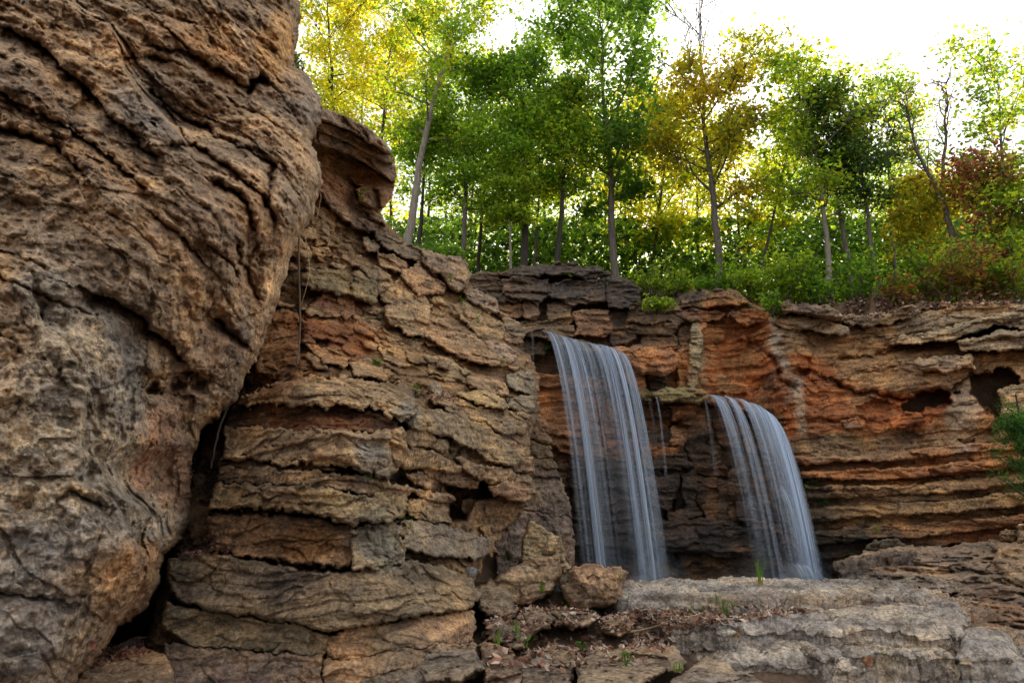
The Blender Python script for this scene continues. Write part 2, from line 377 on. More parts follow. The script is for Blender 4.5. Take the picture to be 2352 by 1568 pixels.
    if label: tag(o, label, cat)
    return o

# ------------------------------------------------------------------ terrain, pool, plateau
def grid_mesh(name, x0, x1, y0, y1, h, zf, mat, kind='structure'):
    xs = np.arange(x0, x1 + h, h); ys = np.arange(y0, y1 + h, h); X, Y = np.meshgrid(xs, ys)
    co = np.stack([X.ravel(), Y.ravel(), zf(X.ravel(), Y.ravel())], -1)
    idx = np.arange(X.size).reshape(X.shape)
    q = np.stack([idx[:-1, :-1], idx[:-1, 1:], idx[1:, 1:], idx[1:, :-1]], -1).reshape(-1, 4)
    return co, q
def ground_z(x, y):
    p = np.stack([x, y, 0 * x], -1); return -1.15 + .08 * fbm(p, .4, 3, 2)
co, q = grid_mesh('ground', -300, 300, -300, 300, 12, ground_z, SOIL)
g = mesh_obj('ground', co, [q], SOIL); tag(g, 'bare soil floor of the ravine under the rock shelves', 'ground', kind='structure')
co, q = grid_mesh('soil', -1.5, 2.3, 2.5, 7.6, .05, lambda x, y: -.36 + .10 * np.clip(y - 4.6, 0, 2.2) + .17 * np.clip((y - 7.0) / .5, 0, 1) * np.clip((1.45 - x) / .5, 0, 1) + .05 * fbm(np.stack([x, y, 0 * x], -1), 1.2, 4, 6), SOIL)
g = mesh_obj('soil', co, [q], SOIL); tag(g, 'brown soil bank between the foreground rocks', 'soil', kind='structure')
co, q = grid_mesh('pool', -3, 11, 8.0, 17, .5, lambda x, y: 0 * x - .85, POOL)
g = mesh_obj('pool', co, [q], POOL); tag(g, 'dark plunge pool under the waterfalls behind the grey slab', 'pool', kind='structure')

PLAT = tps([(x * 50, y * 50, z) for x, y, z in [(-30, 6, 7.5), (-10, 8, 7.2), (-4, 10, 6.3), (-2.2, 12.5, 5.4), (-1, 17, 6.0), (1, 17, 6.0), (3, 16.8, 6.0), (5, 16.6, 5.85), (8, 15, 5.25), (11, 13.5, 4.75), (20, 12, 4.1),
            (0, 30, 8.2), (-15, 30, 9.5), (15, 30, 6.6), (30, 30, 6), (-40, 60, 13), (0, 60, 10.5), (40, 60, 9), (0, 90, 11), (-80, 90, 14), (80, 90, 11), (70, 20, 4)]])
EDGE = [(-80, 3), (-12, 4), (-6, 7), (-3.4, 9.5), (-2.3, 12), (-1.3, 16.6), (2, 17.0), (4, 16.5), (6.5, 15.4), (9, 14), (12, 12.6), (18, 9), (80, 4), (90, 110), (-90, 110)]
def plateau():
    xs = np.concatenate([np.arange(-80, -16, 4), np.arange(-16, 24, .4), np.arange(24, 84, 4)]); ys = np.concatenate([np.arange(3, 26, .4), np.arange(26, 112, 4)])
    X, Y = np.meshgrid(xs, ys); q = np.stack([X.ravel(), Y.ravel()], -1)
    s = sdf(q, EDGE); z = PLAT(q[:, 0] * 50, q[:, 1] * 50)
    p = np.c_[q, 0 * z]; z = z + .25 * fbm(p, .35, 4, 9) - 6.5 * np.clip(-s / .8, 0, 1)
    idx = np.arange(X.size).reshape(X.shape)
    f = np.stack([idx[:-1, :-1], idx[:-1, 1:], idx[1:, 1:], idx[1:, :-1]], -1).reshape(-1, 4)
    keep = s[f].max(1) > -1.6
    return np.c_[q, z], f[keep]
co, q = plateau()
g = mesh_obj('hill', co, [q], SOIL); tag(g, 'leaf covered wooded hill on top of the cliffs', 'hill', kind='structure')

# ------------------------------------------------------------------ colours of the rock
TAN, BRN, ORG, RUST = np.array((.30, .205, .125)), np.array((.19, .125, .08)), np.array((.37, .165, .06)), np.array((.33, .115, .04))
GREY, DARK, PALE, BLU = np.array((.22, .20, .185)), np.array((.055, .048, .045)), np.array((.42, .36, .28)), np.array((.22, .22, .235))
TINTS_AND_GLOW['left'] = [
    (120, 900, 190, 260, .4, (0.375, 0.344, 0.300), .9, (0, .75, .5), .9), (230, 1150, 220, 180, .2, (0.413, 0.362, 0.288), .9, (0, .5, .6), .9), (60, 1420, 130, 170, 0, (0.362, 0.331, 0.306), .9, (0, .5, .6), .9), (120, 1230, 150, 110, 0, (0.413, 0.394, 0.375), .7, (0, .45, .8), .8),
    (350, 1000, 70, 110, .3, (0.425, 0.250, 0.163), .9, (0, .15, .1), .9), (420, 1080, 50, 120, .1, (0.375, 0.225, 0.150), .8, (0, .2, .1), .8), (300, 1330, 80, 110, .5, (0.450, 0.275, 0.150), .8, (0, .25, .1), .8),
    (450, 830, 60, 110, .4, (0.388, 0.263, 0.175), .8, (0, .1, .1), .8), (560, 560, 110, 200, .4, (0.375, 0.269, 0.181), .8, (0, .2, .1), .8), (660, 420, 70, 130, .2, (0.450, 0.350, 0.250), .8, (0, .1, .1), .8),
    (420, 90, 140, 70, .3, (0.413, 0.250, 0.125), .8, (0, .2, .0), .8), (500, 200, 150, 70, .5, (0.362, 0.237, 0.138), .6, (0, .3, .1), .6), (200, 350, 150, 60, .7, (0.250, 0.169, 0.112), .6, (0, .9, .1), .8), (40, 230, 130, 60, .4, (0.213, 0.144, 0.100), .6, (0, .9, .1), .8),
    (640, 90, 40, 80, 0, (0.600, 0.375, 0.163), .8, (0, .1, 0), .8), (690, 230, 60, 60, .5, (0.250, 0.225, 0.213), .7, (0, .5, .5), .7), (330, 260, 50, 130, -.6, (0.350, 0.312, 0.275), .7, (0, .3, .7), .7)]  # first patch paints the warm sun glow on the upper edge
TINTS_AND_GLOW['mid'] = [
    (640, 830, 100, 90, 0, ORG * .85, .7, (0, .2, 0), .7), (760, 760, 110, 40, .4, RUST, .6, (0, .2, 0), .6), (790, 700, 60, 25, .3, (.30, .13, .07), .7, None, 0), (950, 870, 130, 60, .4, (.28, .18, .09), .6, (0, .3, 0), .6),
    (700, 970, 130, 25, .05, (.24, .10, .04), .7, (0, .35, 0), .7), (720, 1250, 110, 50, .1, (.30, .15, .055), .8, (0, .35, 0), .8), (650, 1130, 120, 40, .1, (.24, .14, .065), .6, (0, .5, .3), .6),
    (870, 1080, 50, 60, 0, (.27, .25, .20), .7, (0, .35, .5), .7), (870, 1240, 60, 70, 0, (.27, .26, .21), .8, (0, .5, .3), .8), (930, 930, 30, 40, 0, (.33, .31, .26), .8, (0, .5, .5), .8), (850, 1040, 40, 30, 0, (.42, .40, .36), .7, (0, .2, .9), .8),
    (480, 1100, 110, 180, 0, (.07, .05, .04), .6, (0, .6, 0), .6), (430, 1400, 70, 120, 0, (.10, .085, .07), .7, (0, .6, 0), .7), (900, 1480, 130, 60, 0, (.33, .25, .165), .85, (0, .15, .1), .8), (700, 1360, 200, 50, 0, (.19, .15, .125), .6, (0, .5, .2), .7),  # first two make the wall darker left of the pillar
    (1180, 950, 70, 130, .3, (.26, .215, .16), .5, (0, .4, .3), .5), (1050, 1000, 130, 80, .4, (.235, .20, .15), .6, (0, .5, .3), .6), (830, 430, 90, 50, .5, (.25, .14, .07), .8, (0, .2, 0), .8), (560, 1540, 160, 40, 0, (.16, .13, .12), .6, (0, .5, .4), .6)]
TINTS_AND_GLOW['far'] = [
    (1760, 850, 170, 140, .3, RUST * 1.1, .9, (0, .25, 0), .8), (1650, 780, 90, 110, 0, ORG * .9, .6, (0, .3, 0), .7), (2060, 950, 200, 60, .0, RUST * 1.1, .9, (0, .15, 0), .8), (1880, 930, 80, 70, 0, (.34, .14, .06), .8, None, 0), (2260, 1230, 120, 40, 0, RUST * .9, .6, None, 0),
    (1950, 1080, 260, 40, 0, (.29, .14, .065), .7, (0, .3, .1), .6), (2000, 740, 260, 50, -.1, (.31, .25, .17), .8, (0, .45, .3), .7), (2200, 730, 150, 60, -.2, (.34, .28, .19), .8, (0, .35, .4), .8), (2180, 850, 120, 50, 0, (.33, .25, .18), .6, None, 0), (2210, 960, 40, 90, .2, (.40, .34, .27), .7, (0, .2, .7), .7),
    (2000, 1030, 160, 40, 0, (.27, .21, .14), .7, (0, .4, .3), .6), (1795, 820, 22, 90, -.25, PALE, .9, (0, .1, .6), .9), (1838, 930, 16, 90, -.08, PALE, .8, (0, .1, .5), .9), (1600, 790, 18, 100, 0, (.30, .29, .21), .8, (0, .4, .5), .9), (2130, 1150, 240, 40, -.1, (.30, .21, .12), .6, (0, .5, .1), .6),
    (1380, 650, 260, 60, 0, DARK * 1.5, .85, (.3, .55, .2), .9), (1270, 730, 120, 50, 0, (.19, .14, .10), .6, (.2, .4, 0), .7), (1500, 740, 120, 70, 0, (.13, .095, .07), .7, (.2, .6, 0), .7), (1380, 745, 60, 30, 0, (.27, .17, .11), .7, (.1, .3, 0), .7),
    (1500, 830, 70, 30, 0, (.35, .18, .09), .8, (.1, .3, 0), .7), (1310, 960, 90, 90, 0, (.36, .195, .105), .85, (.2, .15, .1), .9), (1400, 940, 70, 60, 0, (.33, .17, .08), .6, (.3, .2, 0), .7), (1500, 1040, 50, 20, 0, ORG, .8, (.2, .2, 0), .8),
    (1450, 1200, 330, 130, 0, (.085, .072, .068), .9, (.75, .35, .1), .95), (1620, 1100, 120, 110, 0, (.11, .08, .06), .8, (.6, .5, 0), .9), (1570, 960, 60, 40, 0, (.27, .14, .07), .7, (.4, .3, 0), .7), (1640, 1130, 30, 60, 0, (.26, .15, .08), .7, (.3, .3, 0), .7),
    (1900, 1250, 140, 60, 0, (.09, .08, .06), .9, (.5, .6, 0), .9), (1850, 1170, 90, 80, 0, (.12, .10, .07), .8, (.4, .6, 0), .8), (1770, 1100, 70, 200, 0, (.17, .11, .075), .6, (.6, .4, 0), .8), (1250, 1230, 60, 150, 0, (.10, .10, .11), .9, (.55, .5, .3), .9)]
TINTS_AND_GLOW['fore'] = [(1780, 1345, 400, 25, 0, (.42, .40, .37), .6, (0, .4, .8), .6), (1700, 1375, 300, 18, 0, (.22, .175, .125), .6, (0, .5, .3), .6), (1250, 1470, 160, 110, 0, (.25, .20, .155), .5, None, 0), (2250, 1330, 140, 90, 0, (.24, .18, .135), .7, (0, .35, .5), .7), (1990, 1330, 80, 40, 0, (.15, .13, .125), .7, (.2, .5, .4), .7), (2300, 1400, 90, 50, 0, (.23, .14, .09), .8, (0, .5, .2), .7)]

# ------------------------------------------------------------------ the near overhanging cliff
OVER_OUT = V((-60, -60), (680, -60), (684, 0), (690, 40), (684, 80), (676, 120), (672, 150), (700, 165), (725, 200), (738, 240), (733, 280), (718, 330), (728, 360), (742, 400), (735, 440), (722, 480), (712, 515), (690, 540), (668, 590), (640, 690), (600, 800),
             (560, 880), (540, 920), (500, 960), (462, 985), (452, 1020), (440, 1060), (436, 1110), (440, 1200), (405, 1255), (374, 1270), (366, 1340), (330, 1405), (270, 1440), (240, 1490), (165, 1580), (150, 1640), (-60, 1640))
D_OVER = tps([(-60, -60, 3.5), (0, 300, 3.1), (0, 700, 2.65), (0, 1000, 2.5), (0, 1300, 2.45), (-60, 1640, 2.4), (200, 0, 4.2), (250, 300, 3.6), (250, 600, 3.2), (450, 0, 5.4), (680, 60, 7.2), (650, 180, 6.6), (735, 260, 6.9), (600, 300, 5.5), (420, 350, 4.4), (735, 420, 6.8), (620, 480, 5.2), (500, 560, 4.3),
              (640, 640, 6.1), (560, 780, 5.5), (430, 720, 4.2), (330, 760, 3.7), (420, 860, 4.6), (540, 920, 5.6), (340, 940, 4.05), (470, 960, 5.3), (320, 1060, 4.0), (430, 1100, 4.9), (400, 1200, 4.7), (150, 800, 2.85), (200, 1000, 2.9), (210, 1180, 2.95), (330, 1190, 3.75), (366, 1300, 4.0), (280, 1380, 3.6), (150, 1450, 2.9), (150, 1640, 3.1)])
GRV = [  # traced cracks and ledges: line, crack width, crack depth, recess below, fade
    (V((-20, 50), (43, 77), (100, 107), (150, 160), (200, 200), (250, 265), (300, 300)), 8, .09, .26, 60), (R1((0, 890), (150, 920), (300, 960), (430, 1050), (490, 1100), (560, 1180)), 7, .14, .12, 50), (V((-20, 200), (70, 250), (150, 290), (240, 350), (330, 430)), 9, .05, .16, 45),
    (R1((1050, 640), (1200, 750), (1300, 840), (1430, 870), (1480, 930), (1640, 1000), (1780, 1080), (1880, 1130)), 6, .14, .13, 34), (R1((1200, 1000), (1340, 1000), (1500, 1110), (1560, 1150), (1700, 1260), (1800, 1330), (1850, 1400)), 6, .15, .16, 34),
    (R1((1500, 1260), (1650, 1330), (1720, 1430), (1750, 1568)), 7, .2, .2, 30), (R1((1140, 740), (1240, 880), (1290, 960)), 5, .1, .10, 30), (R1((940, 930), (980, 1010), (1090, 1080)), 9, .1, .1, 24), (R2((0, 170), (170, 210), (340, 290)), 4, .05, .03, 20), (R2((0, 345), (180, 410), (350, 490), (620, 580)), 4, .06, .04, 20),
    (R2((700, 470), (780, 500), (880, 560), (1000, 620), (1030, 700), (1100, 740), (1210, 830), (1250, 880)), 12, .14, .36, 45), (R2((1500, 640), (1600, 720), (1690, 800)), 7, .16, .2, 28), (R2((1440, 120), (1530, 190), (1620, 260), (1640, 330)), 5, .1, .1, 20), (R2((1650, 130), (1660, 230), (1700, 280), (1780, 480)), 6, .12, .1, 18),
    (R1((1880, 1130), (1860, 1300), (1850, 1400), (1900, 1520)), 6, .2, .1, 18), (R1((1500, 480), (1620, 560), (1720, 620), (1760, 560)), 8, .16, .16, 24), (R1((1150, 330), (1300, 350), (1400, 430), (1550, 500)), 7, .07, .14, 30), (R1((840, 400), (1000, 380), (1150, 410)), 6, .07, .07, 26), (R1((1720, 640), (1740, 560), (1830, 560)), 7, .3, .1, 22),
    (R1((1750, 780), (1620, 740), (1540, 640), (1440, 520)), 5, .08, .06, 24), (R3((400, 300), (480, 240), (600, 300), (700, 330)), 7, .08, .08, 20), (R3((0, 950), (200, 960), (420, 1000)), 8, .05, .1, 40), (V((360, 500), (420, 545), (470, 600)), 6, .08, .1, 24)]
PITS = [(350, 893, 22, 20, .5), (403, 890, 22, 22, .5), (460, 880, 26, 20, .5), (590, 590, 28, 30, .35), (505, 735, 24, 20, .2), (140, 1180, 22, 14, .12), (69, 1166, 9, 6, .1)]
d_over0 = lambda u, v: 4.3 + (D_OVER(u, v) - 4.3) * .55
def d_over(u, v):
    d = d_over0(u, v)
    zz = np.stack([u / 26, v / 26, 0 * u], -1); wu, wv = 11 * fbm(zz, 1., 3, 61), 11 * fbm(zz, 1., 3, 62)
    for cu, cv, ru, rv, k in PITS: d = d + k * .7 * np.exp(-((((u + wu - cu) * .9 + (v + wv - cv) * .5) / ru) ** 2 + (((v + wv - cv) * .8 - (u + wu - cu) * .35) / rv) ** 2))
    # the forward mass of the cliff ends in a rounded step against the face behind it
    q = np.stack([u, v], -1); e, sg = seg_dist(q, V((100, -80), (130, -20), (190, 35), (250, 62), (275, 110), (285, 160), (310, 200), (335, 235), (370, 265), (400, 300), (425, 340), (470, 420)))
    fade = np.clip((460 - v) / 200, 0, 1)
    d = d + fade * np.where(sg < 0, .34 * (1 - np.exp(-e / 16)), 0) * np.exp(-e / 500) - fade * .10 * np.exp(-(e / 40) ** 2) * (sg > 0)
    # lower boulder mass stands in front of the reddish recess
    e, sg = seg_dist(q, R3((560, -60), (700, 60), (850, 300), (950, 350), (1080, 440), (1100, 560), (1085, 700), (1000, 850)))
    d = d + np.where(sg < 0, .30 * (1 - np.exp(-e / 14)), -.05 * np.exp(-(e / 30) ** 2)) * np.clip((v - 1020) / 60, 0, 1)
    # diagonal bedding of the upper part
    a = (q[:, 0] * .80 + q[:, 1] * .60); b = (-q[:, 0] * .60 + q[:, 1] * .80); z = np.stack([a / 260, b / 66, 0 * a], -1); z += .25 * fbm(z, 1.3, 2, 35)[:, None]
    k = np.clip((900 - v - .2 * u) / 300, .25, 1)
    p = P(u, v, d); L = p[:, 2] + .52 * p[:, 0] + .12 * p[:, 1] + .16 * fbm(p, .9, 3, 64); d = d - np.clip((900 - v - .3 * u) / 350, 0, 1) * (.06 * strata(L, .42, 3) + .008 * strata(L + .03 * fbm(p, 3., 2, 65), .15, 9))
    d = d - k * d / 4.5 * (.025 * fbm(z, 1., 3, 31, ridge=True) + .012 * fbm(z, (1.6, 2.6, 1), 3, 33, ridge=True))
    return d
oc = thing('cliff', (-1.6, 3.6, -.4), 'huge overhanging brown rock wall with diagonal ridges along the picture edge', 'cliff', kind='structure')
relief(OVER_OUT, d_over, name='rock_face', parent=oc, h=2.7, thick=3.0, R=46, Rd=.75, jit=5, style=ST_OVER, seed=5, dip=(.52, .12), base=(.43, .32, .215), aux=(0, .52, .25), wall='left', grooves=GRV)

# ------------------------------------------------------------------ the middle wall of broken ledges
D_MID = tps([(330, 1560, 4.6), (420, 1280, 5.3), (480, 1000, 6.2), (560, 900, 6.5), (740, 1568, 4.7), (740, 1300, 5.1), (850, 1000, 5.7), (700, 880, 6.0), (1090, 1400, 5.6), (930, 1250, 5.8), (940, 950, 6.1), (1000, 1150, 6.7), (1200, 1150, 7.8), (1210, 950, 8.4), (1240, 900, 9.0), (1050, 950, 7.2), (620, 700, 7.6), (700, 560, 8.0), (740, 420, 8.4),
             (850, 800, 7.6), (1000, 850, 8.0), (1200, 850, 9.0), (900, 620, 9.0), (1060, 640, 10.2), (1150, 740, 10.0), (1200, 780, 9.8), (880, 480, 9.6), (900, 330, 9.6), (730, 260, 8.2), (1100, 1330, 6.4), (1160, 1300, 7.6)])
CAVE = R5((1300, 985), (1600, 965), (1650, 1060), (1500, 1090), (1440, 1225), (1330, 1235), (1330, 1100))
mc = thing('cliff', P(800, 1560, 6.0), 'broken ledge wall of stacked brown layers beside the waterfalls', 'cliff', kind='structure')
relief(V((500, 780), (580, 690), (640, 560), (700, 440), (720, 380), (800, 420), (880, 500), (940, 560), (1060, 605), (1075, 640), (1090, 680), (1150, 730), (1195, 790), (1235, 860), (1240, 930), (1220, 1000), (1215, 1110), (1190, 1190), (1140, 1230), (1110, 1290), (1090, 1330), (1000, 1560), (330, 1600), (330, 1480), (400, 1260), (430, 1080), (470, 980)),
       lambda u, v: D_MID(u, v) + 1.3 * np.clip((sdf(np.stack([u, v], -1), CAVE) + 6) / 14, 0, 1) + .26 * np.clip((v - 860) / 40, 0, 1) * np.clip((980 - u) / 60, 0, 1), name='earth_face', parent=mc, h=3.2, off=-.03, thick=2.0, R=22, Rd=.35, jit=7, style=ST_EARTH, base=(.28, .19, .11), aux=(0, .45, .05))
# deep hollow behind the ledges: nothing but the backing earth; ledges and rocks follow, each one a part
def blk(pts, off=.0, base=None, aux=None, R=9, Rd=.14, thick=.7, tilt=(0, 0), st=ST_BLOCK, h=2.8, jit=6.0, D=None, wall='mid', parent=None, name='rock', amp=1.0, grow=3.0):
    k = rng.uniform(.9, 1.12); b0 = np.array((.37, .27, .165)); b = (np.array(b0 if base is None else base) * 1.12 * .6 + b0 * .4) * k * rng.uniform(.95, 1.05, 3)
    return relief(pts, D or D_MID, name=name, parent=parent or mc, off=off, thick=thick, R=R * .6, Rd=Rd * .55, grow=grow, base=b, aux=(0, .55, .15) if aux is None else (aux[0], aux[1], aux[2] * .6), tilt=tilt, style=st, h=h, jit=jit, wall=wall, amp=amp)
# front pillar, from its cap down
_blk = blk
def blk(*a, **k): k.setdefault('grow', 2.5); k.setdefault('jit', 9); k.setdefault('amp', 1.45); a = list(a); a[1] += .30; return _blk(*a, **k)
blk(R5((-150, 430), (-100, 380), (60, 330), (130, 290), (340, 235), (560, 255), (800, 265), (1000, 290), (1065, 330), (1105, 400), (1090, 500), (1010, 548), (960, 540), (880, 480), (640, 440), (400, 440), (60, 430)), .34, aux=(0, .6, .5), st=ST_LAYER, R=12, Rd=.2)
blk(R5((-160, 460), (60, 440), (400, 450), (700, 452), (900, 515), (990, 595), (1035, 690), (830, 625), (680, 605), (400, 605), (-190, 590)), .0, base=(.19, .11, .06), R=8, Rd=.12)
blk(R5((-210, 600), (0, 598), (400, 606), (610, 612), (760, 640), (1000, 600), (1030, 690), (1008, 790), (960, 870), (900, 950), (740, 872), (560, 835), (100, 832), (-220, 800)), .27, aux=(0, .5, .45), R=12, Rd=.2)
blk(R5((-230, 815), (100, 838), (500, 850), (560, 880), (300, 880), (0, 872), (-240, 850)), .02, R=5, Rd=.08)
blk(R5((-250, 870), (0, 872), (200, 882), (600, 920), (780, 930), (990, 980), (1062, 1010), (1040, 1062), (900, 1062), (600, 1022), (300, 992), (0, 965), (-270, 960)), .16, R=9, Rd=.14)
blk(R5((-300, 985), (0, 982), (400, 1002), (700, 1062), (1050, 1064), (1055, 1180), (1020, 1222), (820, 1246), (640, 1250), (400, 1182), (200, 1162), (-320, 1150)), .32, aux=(0, .4, .35), R=13, Rd=.22)
blk(R5((-330, 1180), (0, 1188), (200, 1200), (560, 1260), (690, 1278), (660, 1400), (650, 1490), (600, 1545), (400, 1540), (60, 1495), (-300, 1440)), .06, base=(.25, .14, .065), R=11, Rd=.18)
blk(R5((680, 1268), (860, 1255), (1032, 1250), (1028, 1400), (1000, 1540), (800, 1575), (640, 1568), (655, 1490), (665, 1400)), .18, base=(.26, .24, .19), R=10, Rd=.2)
blk = _blk
# bottom masses
blk(V((385, 1285), (440, 1266), (560, 1283), (700, 1310), (800, 1318), (930, 1288), (1010, 1303), (1080, 1333), (1102, 1365), (1082, 1396), (1000, 1407), (900, 1422), (800, 1441), (740, 1447), (690, 1432), (560, 1410), (470, 1397), (410, 1372), (385, 1330)), .36, base=(.21, .165, .135), aux=(0, .4, .2), R=17, Rd=.3, thick=1.4)
blk(V((380, 1385), (470, 1402), (600, 1424), (690, 1437), (752, 1460), (738, 1502), (650, 1496), (560, 1492), (430, 1477), (375, 1440)), .22, base=(.19, .14, .11), aux=(0, .45, .2), R=10, Rd=.2)
blk(V((380, 1480), (430, 1484), (560, 1498), (650, 1502), (737, 1506), (742, 1600), (560, 1610), (380, 1600)), .26, base=(.19, .14, .11), R=8, Rd=.12)
blk(V((742, 1466), (800, 1448), (900, 1430), (1000, 1412), (1088, 1405), (1088, 1470), (1000, 1478), (900, 1492), (810, 1510), (752, 1514)), .12, base=(.33, .25, .165), aux=(0, .3, .1), R=6, Rd=.1)
blk(V((745, 1518), (820, 1513), (910, 1496), (1000, 1482), (1090, 1476), (1098, 1512), (1010, 1530), (900, 1542), (820, 1570), (745, 1600)), .20, base=(.31, .24, .165), aux=(0, .3, .2), R=7, Rd=.12)
blk(V((800, 1580), (860, 1558), (950, 1534), (1030, 1505), (1100, 1495), (1112, 1530), (1082, 1556), (1000, 1580), (900, 1610), (800, 1620)), .36, base=(.25, .23, .20), aux=(0, .4, .5), R=9, Rd=.16)
